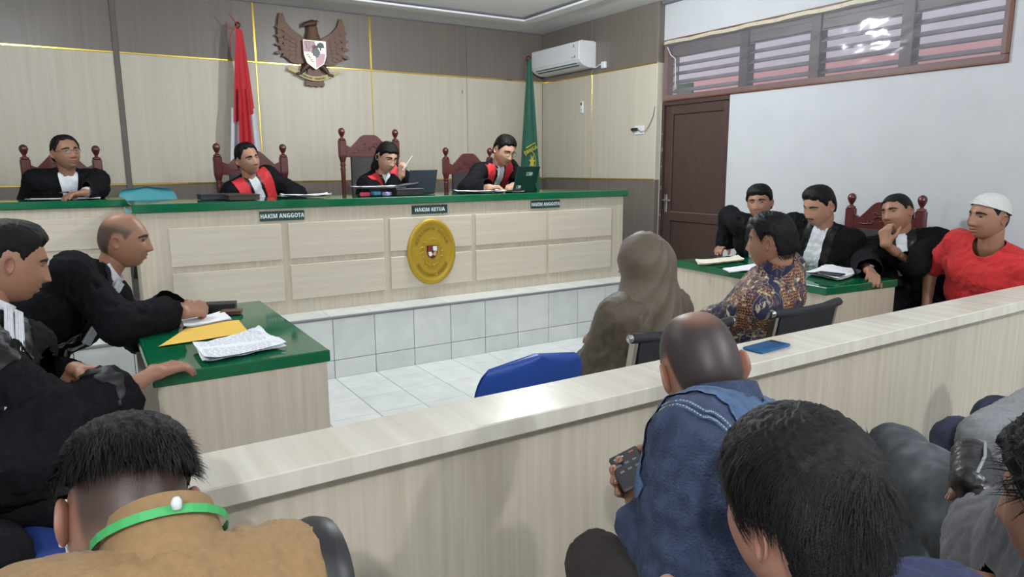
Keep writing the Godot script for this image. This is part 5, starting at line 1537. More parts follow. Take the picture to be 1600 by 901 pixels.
func judge(label: String, hp: Vector3, c: Dictionary) -> Dictionary:
	var d := {"label": label, "head": hp, "pelvis": Vector3(hp.x + c.get("px", 0.0), 1.0, c.get("pz", -6.08)), "front": c.front, "sw": 0.172, "fat": c.get("fat", 0.95)}
	d.merge(c, true)
	var P := figure(d)
	ik(P, 0, c.wl, c.get("hl", Vector3(0.8, -0.5, -0.1))); ik(P, 1, c.wr, c.get("hr", Vector3(-0.8, -0.5, -0.1)))
	robe(P, {"cuff": 0.07, "vee": 0.2, "seed": int(hp.x * 10)})
	facing(P, M.red_cloth, 0.060, 0.150, -0.50, "red_panel")
	facing(P, M.satin, 0.034, 0.062, -0.50)
	bib(P, 0.30, 0.034)
	seated_legs(P, DAIS, M.robe, "robe_skirt")
	return P

func judges():
	var hp := deep(387, 249, 5.37)
	var P := judge("judge in black and red robe with bare head tilted, beside the flag", hp, {"heading": toward_cam(hp, 30), "pitch": 2, "roll": 13, "front": Vector3(0.25, 0, 1), "pz": -6.1, "px": 0.10, "sw": 0.16, "f": face({"skin": SKIN_A, "w": 0.98, "taper": 0.26, "open": 0.7}), "wl": Vector3(1.40, 1.09, -5.74), "wr": Vector3(1.10, 1.09, -5.74)})
	hair_on(P, "high", 0.012, null, 0.004, 5, 0.004)
	for s in 2: hand(P, s, P.wrist[s], Vector3(0.2 if s == 1 else -0.3, -0.1, 0.9), Vector3(0, -1, 0), 0.3, 0.007)
	finish(P)
	hp = deep(604, 246, 5.72)
	P = judge("woman judge in black and red robe holding a white pen to her face", hp, {"heading": toward_cam(hp, 32), "pitch": 22, "roll": -4, "front": Vector3(0.3, 0, 1), "pz": -6.05, "px": 0.02, "sw": 0.15, "fat": 0.9, "hs": 0.9, "f": face({"skin": SKIN_C, "w": 0.97, "taper": 0.25, "open": 0.4}), "wl": Vector3(2.55, 1.26, -5.45), "wr": deep(627, 274, 5.60), "hr": Vector3(-0.3, -1, 0.3)})
	var a := Acc.new(); hair_cap(a, P.X, P.f, "low", 0.016, 0.003, 8)
	var bk: Vector3 = P.X * Vector3(0, -0.02, -0.075); var nk: Vector3 = P.N - P.Fw * 0.055
	blob(a, [[P.X * Vector3(0, 0.03, -0.06), bk, 0.05, 0.055], [bk, nk + Vector3(0, 0.02, 0), 0.052, 0.05], [nk, nk - Vector3(0, 0.16, 0.03), 0.045, 0.03], [P.X * Vector3(0.065, 0.0, -0.02), P.X * Vector3(0.06, -0.08, -0.04), 0.022, 0.022], [P.X * Vector3(-0.065, 0.0, -0.02), P.X * Vector3(-0.06, -0.10, -0.02), 0.022, 0.022]], 0.011, 0.01)
	put("hair", a.mesh(), M.hair, P.t)
	glasses(P, mat(col(96, 64, 50), 0.3, 0.4))
	hand(P, 1, P.wrist[1], Vector3(0.10, 1.0, 0.15), Vector3(0.7, 0.1, -0.5), [1.1, 1.2, 1.3, 1.3, 0.7], 0.006)
	hand(P, 0, P.wrist[0], Vector3(-0.2, -0.1, 0.9), Vector3(0, -1, 0), 0.4, 0.007)
	var pen := Acc.new(); var pc := deep(636, 254, 5.54); tube(pen, [pc + Vector3(-0.04, -0.06, 0.0), pc + Vector3(0.035, 0.055, 0.03)], 0.005, 8); put("pen", pen.mesh(), M.white_plastic, P.t)
	finish(P)
	hp = deep(788, 235, 6.15)
	P = judge("judge with glasses in black and red robe typing on green laptop", hp, {"heading": toward_cam(hp, 36), "pitch": 26, "roll": -3, "front": Vector3(0.18, 0, 1), "pz": -6.02, "px": -0.06, "sw": 0.18, "fat": 1.05, "f": face({"skin": SKIN_C, "size": 1.07, "open": 0.3, "cheek": 1.2}), "wl": on_y(802, 289, 1.29), "wr": on_y(764, 292, 1.285)})
	hair_on(P, "std", 0.014, null, 0.004, 9, 0.004)
	glasses(P, M.black_plastic)
	hand(P, 1, P.wrist[1], Vector3(0.9, -0.05, 0.35), Vector3(0.1, -1, 0.2), [0.5, 0.6, 0.7, 0.7, 0.4], 0.006)
	hand(P, 0, P.wrist[0], Vector3(-0.6, -0.05, 0.5), Vector3(0, -1, 0.2), 0.6, 0.006)
	finish(P)

func prosecutors():
	var hp := deep(192, 375, 3.0)
	var bald := func(d: Vector3, q: Vector3): return 0.85 * smoothstep(-0.004, 0.012, hairline(d, q, "std")) * smoothstep(0.085, 0.045, q.y + 0.35 * max(q.z, 0.0)) 
	var P := figure({"label": "bald man in black robe leaning over the left table", "head": hp, "heading": toward_cam(hp, 80), "pitch": 8, "roll": 0, "pelvis": Vector3(-0.46, 0.60, -3.46), "front": Vector3(1, 0, 0.4), "sw": 0.19, "fat": 1.12, "drop": 0.07, "nu": 84, "nv": 72, "f": face({"skin": SKIN_B, "w": 1.02, "nose": 1.1, "scalp": col(44, 36, 32), "scalp_mask": bald, "cheek": 1.3})})
	ik(P, 1, on_y(284, 487, 0.835), Vector3(-0.2, -0.9, 0.7)); ik(P, 0, on_y(268, 478, 0.81), Vector3(-0.1, -0.9, -0.6))
	robe(P, {"cuff": 0.082, "upto": 0.93, "vee": 0.18, "seed": 21, "cell": 0.012, "wr": 0.009})
	facing(P, M.satin, 0.03, 0.075)
	hanging_bands(P, 0.27, 0.036, 0.075, 0.19)
	hand(P, 1, P.wrist[1], on_y(336, 478, 0.84) - on_y(286, 486, 0.84), Vector3(-0.05, -0.55, -0.8), [0.75, 0.8, 0.85, 0.9, 0.6], 0.005)
	hand(P, 0, P.wrist[0], Vector3(1, -0.05, 0.25), Vector3(0, -1, 0.2), 0.6, 0.006)
	seated_legs(P, 0.0, M.robe, "robe_skirt", 0.40)
	finish(P)
	hp = deep(12, 411, 2.1)
	P = figure({"label": "young man in black robe with long white bands, bare forearm on the table", "head": hp, "heading": toward_cam(hp, 100), "pitch": 18, "roll": -2, "pelvis": Vector3(-0.46, 0.58, -2.36), "front": Vector3(1, 0, 0.75), "dr": 0.09, "fr": -0.05, "sw": 0.185, "nu": 88, "nv": 76, "f": face({"skin": SKIN_B, "nose": 1.15, "open": 0.35, "taper": 0.22})})
	ik(P, 1, on_y(238, 583, 0.80), Vector3(-0.1, -1.0, 0.5), 0.30, 0.28); ik(P, 0, deep(118, 577, 2.18), Vector3(-0.5, -0.8, -0.3))
	P.S[1] = deep(-15, 578, 1.98); P.elbow[1] = deep(112, 660, 1.98); P.wrist[1] = on_y(242, 581, 0.80)
	robe(P, {"cuff": 0.100, "upto": [0.8, 0.45], "vee": 0.0, "seed": 31, "cell": 0.012, "wr": 0.010, "extra": [[P.pel + Vector3(0, 0.08, 0), P.pel + Vector3(0.40, 0.06, 0.05), 0.17, 0.14]]})
	facing(P, M.satin, 0.03, 0.085, -0.24)
	hanging_bands(P, 0.33, 0.040, 0.085, 0.225)
	hand(P, 1, P.wrist[1], on_y(315, 562, 0.79) - on_y(240, 580, 0.80), Vector3(0.05, -1, -0.15), [0.28, 0.3, 0.34, 0.4, 0.25], 0.0045, 0.042, P.elbow[1])
	hand(P, 0, P.wrist[0], Vector3(0.75, -0.1, 0.5), Vector3(0.1, -0.75, 0.5), 1.2, 0.005)
	seated_legs(P, 0.0, M.robe, "robe_skirt", 0.36)
	hair_on(P, "std", 0.006, null, 0.003, 13, 0.012, 0.010)
	finish(P)

func witnesses():
	# woman in a veil
	var hp := deep(1003, 412, 2.88)
	var P := figure({"label": "woman in brown veil and brown dress on a witness chair", "head": hp, "heading": Vector3(-0.35, 0, -1), "pitch": 6, "pelvis": Vector3(1.98, 0.58, -2.16), "front": Vector3(-0.1, 0, -1), "sw": 0.17, "fat": 1.08, "f": face({"skin": SKIN_C, "size": 0.97})})
	ik(P, 0, P.pel + Vector3(-0.03, 0.10, -0.22), Vector3(-0.6, -0.7, 0.3)); ik(P, 1, P.pel + Vector3(0.10, 0.10, -0.22), Vector3(0.6, -0.7, 0.3))
	var brown := cloth(col(92, 78, 62), 0.55, 0.25)
	robe(P, {"called": "dress", "mat": cloth(col(80, 68, 52), 0.62, 0.2), "cuff": 0.05, "vee": 0.0, "seed": 41})
	for s in 2: hand(P, s, P.wrist[s], Vector3(0.3 if s == 0 else -0.3, -0.15, -0.9), Vector3(0, -1, 0), 0.4, 0.007)
	seated_legs(P, 0.0, cloth(col(80, 68, 52), 0.62, 0.2), "skirt")
	var X: Transform3D = P.X; var N: Vector3 = P.N
	var v := Acc.new()
	blob(v, [[X * Vector3(0, 0.035, -0.008), X * Vector3(0, 0.02, -0.02), 0.098, 0.103], [X * Vector3(0, 0.0, -0.01), X * Vector3(0, -0.08, -0.02), 0.092, 0.085], [X * Vector3(0, -0.08, -0.02), N - P.U * 0.02, 0.088, 0.10],
		[N - P.U * 0.02, N - P.U * 0.22 - P.Fw * 0.085, 0.10, 0.10], [N, P.S[0] - P.U * 0.02, 0.085, 0.075], [N, P.S[1] - P.U * 0.02, 0.085, 0.075], [P.S[0].lerp(N, 0.3), N - P.U * 0.24 - P.Fw * 0.07 + P.Xa * 0.07, 0.075, 0.07], [P.S[1], N - P.U * 0.27 - P.Fw * 0.07 - P.Xa * 0.13, 0.075, 0.06], [N, N - P.U * 0.2 + P.Fw * 0.10, 0.09, 0.08], [X * Vector3(-0.01, 0.0, -0.03), P.S[1].lerp(N, 0.45) - P.U * 0.03, 0.085, 0.085], [X * Vector3(0.0, 0.0, -0.04), N - P.U * 0.12 - P.Fw * 0.07, 0.085, 0.10]], 0.010, 0.018)
	for k in v.v.size():     # hanging folds
		var q: Vector3 = P.inv * v.v[k]
		var g := smoothstep(0.10, -0.15, q.y)
		var an := atan2(q.x, -q.z)
		v.v[k] += v.n[k] * (0.022 * g * (0.6 - abs(sin(an * 4.5 + q.y * 4.0 + 0.7 * sin(q.y * 11.0)))) + 0.005 * (0.5 - abs(sin(q.y * 26.0 + an * 3.0 + 2.0 * sin(an * 2.0)))))
	v.normals()
	var vl := clip(v, func(p: Vector3):
		var h: Vector3 = P.hinv * p
		return 0.02 if h.z < 0.05 else Vector2(h.x / 0.058, (h.y + 0.005) / 0.088).length() - 1.0)
	put("veil", vl.mesh(), brown, P.t)
	finish(P)
	# man in a batik shirt
	hp = deep(1206, 378, 3.08)
	P = figure({"label": "man in navy and brown batik shirt on a witness chair", "head": hp, "heading": toward_cam(hp, -108), "pitch": 4, "pelvis": Vector3(2.71, 0.58, -2.12), "front": Vector3(-0.35, 0, -1), "sw": 0.195, "fat": 1.15, "nw": 1.12, "nu": 80, "nv": 70, "f": face({"skin": SKIN_B, "w": 1.05, "cheek": 1.2})})
	ik(P, 0, P.pel + Vector3(-0.16, 0.08, -0.30), Vector3(-0.8, -0.7, 0.2)); ik(P, 1, P.pel + Vector3(0.12, 0.08, -0.32), Vector3(0.8, -0.7, 0.2))
	robe(P, {"called": "batik_shirt", "mat": batik(), "cuff": 0.052, "upto": 0.5, "vee": 0.0, "seed": 51, "cell": 0.011, "wr": 0.006})
	var c := Acc.new()
	gridm(c, 28, 4, func(u: float, w: float):
		var an := TAU * u; var rr := 0.063 + 0.020 * w
		return P.N + P.Xa * sin(an) * rr + P.Fw * (cos(an) * rr + 0.004) + P.U * (lerpf(0.090, 0.010, w)))
	put("collar", c.mesh(), batik_mat, P.t)
	for s in 2: hand(P, s, P.wrist[s], Vector3(0.3 if s == 0 else -0.3, -0.15, -0.9), Vector3(0, -1, 0), 0.4, 0.007)
	seated_legs(P, 0.0, dark_trousers())
	var h := Acc.new(); hair_cap(h, P.X, P.f, "std", 0.013, 0.005, 15, 0.006, 0.01)
	strands(h, P.X, P.f, "std", 1800, 0.030, 7, func(d: Vector3, q: Vector3): return Vector3(0, -0.6, -0.5) if q.y < 0.06 else Vector3(0, 0.0, 1.0), 0.30, 0.012)
	put("hair", h.mesh(), M.hair, P.t)
	finish(P)
var batik_mat: StandardMaterial3D
func batik() -> StandardMaterial3D:
	# wax-dyed print: navy ground, brown filled fields with dots, cream leaves and tendrils
	var S := 768
	var im := Image.create(S, S, false, Image.FORMAT_RGB8)
	var n1 := FastNoiseLite.new(); n1.seed = 4; n1.frequency = 0.006; n1.fractal_octaves = 1
	var navy := col(28, 32, 62); var brown := col(112, 68, 42); var cream := col(222, 208, 168); var dk := col(38, 22, 20)
	for y in S:
		for x in S:
			var e := n1.get_noise_2d(x, y)
			var c := navy
			if e > 0.16:
				var gx := fposmod(x + 5.0 * sin(y * 0.2), 16.0) - 8.0; var gy := fposmod(y, 16.0) - 8.0
				c = brown if gx * gx + gy * gy > 20.0 else (cream if fposmod(x * 0.013 + y * 0.017, 2.0) < 1.0 else dk)
				if e > 0.34: c = dk if gx * gx + gy * gy > 34.0 else col(196, 128, 84)
			elif abs(e - 0.145) < 0.014: c = cream
			im.set_pixel(x, y, c)
	rng.seed = 77
	for k in 90:       # leaves on stems
		var cx := rng.randf() * S; var cy := rng.randf() * S; var an := rng.randf() * TAU; var L := rng.randf_range(16, 34); var W := L * 0.34
		for iy in range(-int(L), int(L) + 1):
			for ix in range(-int(L), int(L) + 1):
				var p := Vector2(ix, iy).rotated(-an)
				var w := W * (1.0 - pow(abs(p.x) / L, 1.6))
				if abs(p.x) < L and abs(p.y) < w:
					im.set_pixel(posmod(int(cx) + ix, S), posmod(int(cy) + iy, S), dk if abs(p.y) > w - 1.6 or (abs(p.y) < 1.0 and p.x < 0.0) else cream)
		var q := Vector2(cx, cy); var dir := Vector2.from_angle(an + PI)
		for s in 70:
			dir = dir.rotated(0.035); q += dir * 1.2
			for o in [Vector2(0, 0), Vector2(1, 0), Vector2(0, 1), Vector2(1, 1)]: im.set_pixel(posmod(int(q.x + o.x), S), posmod(int(q.y + o.y), S), cream)
	im.generate_mipmaps()
	batik_mat = mat(Color.WHITE, 0.7); batik_mat.albedo_texture = ImageTexture.create_from_image(im)
	batik_mat.uv1_triplanar = true; batik_mat.uv1_scale = Vector3.ONE * 1.55
	return batik_mat

func lawyers():
	var hp := deep(1187, 317, 4.95)
	var P := figure({"label": "older robed lawyer with fringe facing the public, nearest the door", "head": hp, "heading": toward_cam(hp, -12), "pitch": 2, "roll": 5, "pelvis": Vector3(4.55, 0.60, -3.50), "front": Vector3(-1, 0, 0.35), "sw": 0.175, "f": face({"skin": SKIN_B, "cheek": 1.3, "w": 1.02, "open": 0.6})})
	ik(P, 0, on_y(1166, 383, 0.81), Vector3(0.4, -0.7, 0.5)); ik(P, 1, on_y(1135, 385, 0.81), Vector3(0.5, -0.5, -0.7))
	robe(P, {"seed": 61}); facing(P, M.satin, 0.03, 0.085); bib(P, 0.25)
	for s in 2: hand(P, s, P.wrist[s], Vector3(-1, -0.05, 0.2), Vector3(0, -1, 0), 0.4, 0.006)
	seated_legs(P, 0.0, M.robe, "robe_skirt", 0.38)
	hair_on(P, "low", 0.016, null, 0.006, 17, 0.004, 0.006)
	finish(P)
	hp = deep(1280, 322, 4.55)
	P = figure({"label": "robed lawyer with moustache looking down, hands clasped on the table", "head": hp, "heading": toward_cam(hp, -42), "pitch": 20, "roll": -3, "pelvis": Vector3(4.52, 0.60, -3.04), "front": Vector3(-1, 0, 0.35), "sw": 0.195, "fat": 1.15, "nw": 1.1, "nu": 76, "nv": 66, "f": face({"skin": SKIN_A, "size": 1.05, "w": 1.05, "cheek": 1.5, "open": 0.12, "moustache": true, "beard": 0.4})})
	ik(P, 0, on_y(1290, 404, 0.815), Vector3(0.2, -0.7, 0.7)); ik(P, 1, on_y(1248, 398, 0.815), Vector3(0.3, -0.6, -0.7))
	robe(P, {"seed": 71, "upto": 0.80, "cuff": 0.088}); facing(P, M.satin, 0.04, 0.10); bib(P, 0.27, 0.045)
	hand(P, 0, P.wrist[0], on_y(1250, 404, 0.81) - on_y(1290, 404, 0.81), Vector3(0.2, -0.9, -0.3), 0.7, 0.006, 0.042, P.elbow[0].lerp(P.wrist[0], 0.5))
	hand(P, 1, P.wrist[1], on_y(1268, 408, 0.80) - on_y(1248, 398, 0.80), Vector3(0.2, -0.9, 0.3), 0.7, 0.006)
	seated_legs(P, 0.0, M.robe, "robe_skirt", 0.38)
	hair_on(P, "std", 0.013, null, 0.004, 19, 0.006, 0.008)
	finish(P)
	hp = deep(1402, 333, 4.45)
	P = figure({"label": "robed lawyer resting his chin on his hand at the table corner", "head": hp, "heading": toward_cam(hp, -36), "pitch": 0, "roll": 12, "pelvis": Vector3(4.66, 0.60, -2.42), "front": Vector3(-1, 0, 0.45), "sw": 0.19, "fat": 1.12, "f": face({"skin": SKIN_B, "w": 1.06, "cheek": 1.5, "open": 0.5, "beard": 0.25})})
	ik(P, 0, deep(1384, 382, 4.22), Vector3(-0.1, -1, 0.3)); ik(P, 1, on_y(1358, 423, 0.82), Vector3(0.2, -0.4, -0.9))
	robe(P, {"seed": 81, "upto": 0.84, "cuff": 0.074}); facing(P, M.satin, 0.03, 0.085); bib(P, 0.20, 0.03)
	hand(P, 0, P.wrist[0], deep(1382, 352, 4.22) - deep(1384, 382, 4.22), toward_cam(hp, 150), [0.7, 1.0, 1.1, 1.2, 0.3], 0.0055)
	hand(P, 1, P.wrist[1], on_y(1385, 446, 0.80) - on_y(1360, 424, 0.83) + Vector3(0, -0.02, 0), Vector3(-0.3, -1, -0.2), [0.45, 0.5, 0.55, 0.6, 0.3], 0.0055)
	var w := Acc.new(); var e: Vector3 = (P.wrist[1] - P.elbow[1]).normalized()
	tube(w, [P.wrist[1] - e * 0.03, P.wrist[1] - e * 0.012], 0.029, 16); tube(w, [P.wrist[1] - e * 0.022 + Vector3(0, 0.022, 0.012), P.wrist[1] - e * 0.021 + Vector3(0, 0.034, 0.018)], 0.017, 14)
	put("wrist_watch", w.mesh(), M.steel, P.t)
	seated_legs(P, 0.0, M.robe, "robe_skirt", 0.38)
	hair_on(P, "std", 0.009, null, 0.002, 23)
	finish(P)

func defendant():
	var hp := deep(1545, 339, 3.85)
	var P := figure({"label": "man in red T-shirt and white knitted cap by the wall", "head": hp, "heading": toward_cam(hp, -46), "pitch": 2, "roll": -3, "pelvis": Vector3(4.62, 0.56, -1.93), "front": toward_cam(hp, -34), "sw": 0.20, "fat": 1.22, "nw": 1.15, "drop": 0.07, "nu": 84, "nv": 74, "f": face({"skin": SKIN_B, "size": 1.04, "w": 1.06, "cheek": 1.5, "open": 0.9})})
	var F: Vector3 = P.Fw
	ik(P, 1, P.pel + F * 0.26 - P.Xa * 0.22 + Vector3(0, 0.06, 0), -P.Xa * 0.8 + Vector3(0, -0.6, 0) - F * 0.3); ik(P, 0, P.pel + F * 0.26 + P.Xa * 0.22 + Vector3(0, 0.06, 0), P.Xa * 0.8 + Vector3(0, -0.6, 0) - F * 0.3)
	var pr := torso(P, 0.010)
	for s in 2: pr.append([P.S[s], P.S[s].lerp(P.elbow[s], 0.82), 0.066, 0.070])
	var a := Acc.new(); blob(a, pr, 0.012, 0.012); wrinkle(a, 0, 0.007, Vector3(14, 11, 14), 91)
	P.cloth = a
	var ed := [(P.elbow[0] - P.S[0]).normalized(), (P.elbow[1] - P.S[1]).normalized()]
	var r := clip(a, func(p: Vector3):
		var q: Vector3 = P.inv * p; var g := 1.0
		for s in 2:
			var en: Vector3 = P.S[s].lerp(P.elbow[s], 0.82) + ed[s] * 0.03
			if p.distance_to(en) < 0.12: g = min(g, -(p - en).dot(ed[s]))
		if q.y > -0.06: g = min(g, max(Vector2(q.x, q.z - 0.012).length() - 0.080, -0.035 - q.y))
		return g)
	put("red_shirt", r.mesh(), cloth(col(206, 34, 36), 0.8, 0.15), P.t)
	for s in 2:
		blob(P.skin, [[P.S[s].lerp(P.elbow[s], 0.5), P.elbow[s], 0.050, 0.043], [P.elbow[s], P.wrist[s], 0.043, 0.027]], 0.012, 0.01, lin(P.f.skin))
		hand(P, s, P.wrist[s], F + Vector3(0, -0.15, 0), Vector3(0, -1, 0), 0.4, 0.007)
	seated_legs(P, 0.0, dark_trousers())
	# knitted cap: ribbed crochet
	var c := Acc.new(); var b := 0
	for j in 41:
		for i in 121:
			var th := PI * 0.40 * j / 40.0; var ph := TAU * i / 120.0
			var d := Vector3(sin(th) * sin(ph), cos(th), sin(th) * cos(ph)); d = Basis(Vector3.RIGHT, -0.30) * d
			var p := head_pt(d, P.f)
			c.v.append(P.X * (p + d * (0.012 + 0.0022 * sin(i * 1.047) * sin(j * 1.4 + (i / 6 % 2) * 2.0)))); c.n.append(Vector3.UP)
	for j in 40:
		for i in 120:
			var q := j * 121 + i; c.i.append_array([q, q + 1, q + 122, q, q + 122, q + 121])
	c.normals()
	put("knitted_cap", c.mesh(), cloth(col(226, 226, 222), 0.95, 0.0, 3.0, 14.0), P.t)
	var hh := Acc.new(); hair_cap(hh, P.X, P.f, "std", 0.003, 0.001, 4); put("hair", clip(hh, func(p: Vector3): return 0.055 - (P.hinv * p).y).mesh(), M.hair, P.t)
	finish(P)

func seam(P: Dictionary, src: Acc, pts: Array, m, wid := 0.011):
	# stitched double seam laid on a garment: nearest surface points along a polyline
	var out := []; var nn := []
	for k in pts.size() - 1:
		for s in 8:
			var p: Vector3 = pts[k].lerp(pts[k + 1], s / 8.0)
			var best := -1; var bd := 1e9
			for q in src.v.size():
				var e := src.v[q].distance_squared_to(p)
				if e < bd: bd = e; best = q
			out.append(p - src.n[best] * (p - src.v[best]).dot(src.n[best])); nn.append(src.n[best])
	var sm := []
	for k in out.size():
		var a0: Vector3 = out[max(0, k - 1)]; var a1: Vector3 = out[min(out.size() - 1, k + 1)]
		sm.append((a0 + out[k] * 2.0 + a1) / 4.0 + nn[k] * 0.003)
	var t := Acc.new(); var th := Acc.new()
	for o in [-1.0, 1.0]:
		var line := []
		for k in sm.size():
			var d: Vector3 = (sm[min(k + 1, sm.size() - 1)] - sm[max(k - 1, 0)]).normalized()
			line.append(sm[k] + d.cross(nn[k]) * wid * 0.5 * o)
		tube(t, line, 0.0042, 6)
		for k in line.size() - 1:
			for s in 3:
				var c: Vector3 = line[k].lerp(line[k + 1], (s + 0.2) / 3.0) + nn[k] * 0.0036; var e: Vector3 = line[k].lerp(line[k + 1], (s + 0.75) / 3.0) + nn[k] * 0.0036
				tube(th, [c, e], 0.0011, 4)
	var so = put("seam", t.mesh(), m, P.t)
	var o2 = put("stitching", th.mesh(), mat(col(196, 184, 160), 0.8), so); o2.set_meta("kind", "stuff")

func denim(base: Color) -> StandardMaterial3D:
	var m := mat(Color.WHITE, 0.85)
	m.albedo_texture = noise_tex(0.012, base.darkened(0.25), base.lightened(0.14), 101, 6); m.uv1_triplanar = true; m.uv1_scale = Vector3.ONE * 3.0
	m.normal_enabled = true; m.normal_texture = M_weave; m.normal_scale = 0.6
	return m

func public_seats():
	var shaved := func(d: Vector3, q: Vector3): 
		var e := smoothstep(-0.012, 0.02, hairline(d, q, "std"))
		return e * (0.95 - 0.62 * smoothstep(0.06, 0.02, Vector3(q.x * 1.1, q.y - 0.095, q.z + 0.035).length()) - 0.3 * smoothstep(0.02, 0.07, q.z))
	var hp := deep(1096, 577, 1.40)
	var P := figure({"label": "bald man in blue denim jacket bent over a phone before the rail", "head": hp, "heading": toward_cam(hp, -160), "pitch": 24, "roll": -8, "pelvis": deep(1190, 1010, 1.22), "neck": deep(1138, 648, 1.33), "front": toward_cam(hp, -114), "sw": 0.155, "fat": 1.05, "nw": 1.1, "nu": 110, "nv": 96, "drop": 0.05, "f": face({"skin": Color(0.60, 0.44, 0.355), "ear": 1.08, "scalp": col(38, 34, 34), "scalp_mask": shaved})})
	ik(P, 0, deep(1000, 812, 1.42), Vector3(-0.1, -1.0, 0.4)); ik(P, 1, deep(1040, 770, 1.5), Vector3(0.5, -0.8, 0.2))
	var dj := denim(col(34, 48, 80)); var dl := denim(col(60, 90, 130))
	robe(P, {"called": "denim_jacket", "mat": dj, "cuff": 0.055, "upto": 0.93, "vee": 0.0, "cell": 0.010, "wr": 0.007, "seed": 101})
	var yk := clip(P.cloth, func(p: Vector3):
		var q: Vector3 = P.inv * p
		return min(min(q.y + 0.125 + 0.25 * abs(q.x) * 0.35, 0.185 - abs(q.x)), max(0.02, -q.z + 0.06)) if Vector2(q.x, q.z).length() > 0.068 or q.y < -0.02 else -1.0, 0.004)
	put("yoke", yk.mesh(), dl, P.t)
	var c := Acc.new()
	gridm(c, 30, 5, func(u: float, v: float):
		var an := TAU * u; var rr := 0.068 + 0.014 * v
		return P.N + P.Xa * sin(an) * rr + P.Fw * (cos(an) * rr + 0.006) + P.U * lerpf(0.058, 0.0, v))
	put("collar", c.mesh(), dj, P.t)
	var T := Transform3D(Basis(P.Xa, P.U, P.Fw), P.N)
	var sl: Vector3 = P.S[0]; var sr: Vector3 = P.S[1]
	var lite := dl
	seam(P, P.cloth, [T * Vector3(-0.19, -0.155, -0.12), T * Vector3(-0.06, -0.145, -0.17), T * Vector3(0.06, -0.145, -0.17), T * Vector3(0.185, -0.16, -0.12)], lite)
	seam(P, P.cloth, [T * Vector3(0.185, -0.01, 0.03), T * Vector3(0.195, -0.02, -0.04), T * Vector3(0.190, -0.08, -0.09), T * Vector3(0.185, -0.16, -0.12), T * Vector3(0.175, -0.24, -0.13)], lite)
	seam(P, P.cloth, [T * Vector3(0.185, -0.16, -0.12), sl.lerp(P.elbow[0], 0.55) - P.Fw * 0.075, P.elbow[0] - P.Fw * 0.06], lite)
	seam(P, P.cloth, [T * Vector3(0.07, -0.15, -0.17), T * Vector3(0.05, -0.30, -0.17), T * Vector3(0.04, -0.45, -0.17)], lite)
	hand(P, 0, P.wrist[0], deep(992, 755, 1.46) - deep(1000, 812, 1.42), toward_cam(hp, 130), [0.55, 0.6, 0.6, 0.65, 0.2], 0.0042, 0.04)
	hand(P, 1, P.wrist[1], Vector3(-0.7, 0.3, -0.4), Vector3(-0.2, 0.3, 0.9), 0.5, 0.005)
	var bd := Acc.new(); var e: Vector3 = (P.wrist[0] - P.elbow[0]).normalized(); tube(bd, [P.wrist[0] - e * 0.022, P.wrist[0] - e * 0.008], 0.031, 16); put("wrist_band", bd.mesh(), M.black_plastic, P.t)
	var k1 := deep(935, 880, 1.58)
	legs(P, k1, deep(1060, 900, 1.72), Vector3(k1.x, 0, k1.z - 0.02), deep(1060, 900, 1.72) * Vector3(1, 0, 1), cloth(col(48, 42, 40), 0.8))
	finish(P)
	# the phone he holds
	var p_top := deep(975, 712, 1.47); var p_bot := deep(996, 752, 1.37)
	var pc := (p_top + p_bot) / 2.0
	var ph = thing("black_phone", "lit black phone in the hand of the man in denim", "phone", pc)
	var look := (Vector3(0, H, 0) - pc).normalized(); var up := (p_top - p_bot).normalized(); var rt := up.cross(look).normalized(); look = rt.cross(up)
	var pb := Basis(rt, up, look)
	var pa := Acc.new(); cbox(pa, Vector3.ZERO, Vector3(0.068, 0.130, 0.008), 0.004, pb); put("case", pa.mesh(), M.black_plastic, ph)
	var im := Image.create(64, 128, false, Image.FORMAT_RGB8); im.fill(col(30, 31, 35)); im.fill_rect(Rect2i(8, 12, 22, 5), col(220, 220, 224)); im.fill_rect(Rect2i(44, 10, 12, 4), col(196, 84, 60))
	for k in 6: im.fill_rect(Rect2i(8 + 18 * (k % 3), 40 + 26 * (k / 3), 10, 8), col(96, 98, 104))
	var scm := mat(Color.WHITE, 0.15); scm.albedo_texture = ImageTexture.create_from_image(im); scm.emission_enabled = true; scm.emission_texture = scm.albedo_texture; scm.emission_energy_multiplier = 0.3
	var sc := Acc.new(); var b := 0
	for q in [[-1, 1], [1, 1], [1, -1], [-1, -1]]: sc.v.append(pb * Vector3(q[0] * 0.031, q[1] * 0.061, 0.0046)); sc.n.append(pb.z); sc.u.append(Vector2((q[0] + 1) / 2.0, (1 - q[1]) / 2.0))
	sc.i = PackedInt32Array([0, 1, 2, 0, 2, 3]); put("screen", sc.mesh(), scm, ph)
	# dark-haired youth
	hp = deep(1252, 802, 0.88)
	P = figure({"label": "black-haired youth in navy shirt seated behind the man in denim", "head": hp, "heading": toward_cam(hp, -128), "pitch": 4, "roll": -4, "pelvis": Vector3(hp.x + 0.06, 0.56, hp.z + 0.14), "front": toward_cam(hp, -140), "sw": 0.16, "nu": 110, "nv": 96, "f": face({"skin": Color(0.68, 0.51, 0.425), "ear": 1.0, "w": 1.03})})
	ik(P, 0, deep(1120, 1040, 0.90), Vector3(0.1, -1, 0.5)); ik(P, 1, P.pel + Vector3(0.05, 0.1, -0.25), Vector3(0.6, -0.7, 0))
	robe(P, {"called": "shirt", "mat": cloth(col(32, 40, 74), 0.85), "cuff": 0.05, "upto": 0.0, "vee": 0.0, "seed": 111})
	hand(P, 0, P.wrist[0], deep(1075, 915, 0.90) - deep(1120, 1040, 0.90), toward_cam(hp, -60), 0.9, 0.005, 0.04, P.elbow[0])
	hand(P, 1, P.wrist[1], Vector3(-0.2, -0.1, -0.9), Vector3(0, -1, 0), 0.4, 0.007)
	seated_legs(P, 0.0, dark_trousers(), "trousers", 0.24, 0.10)
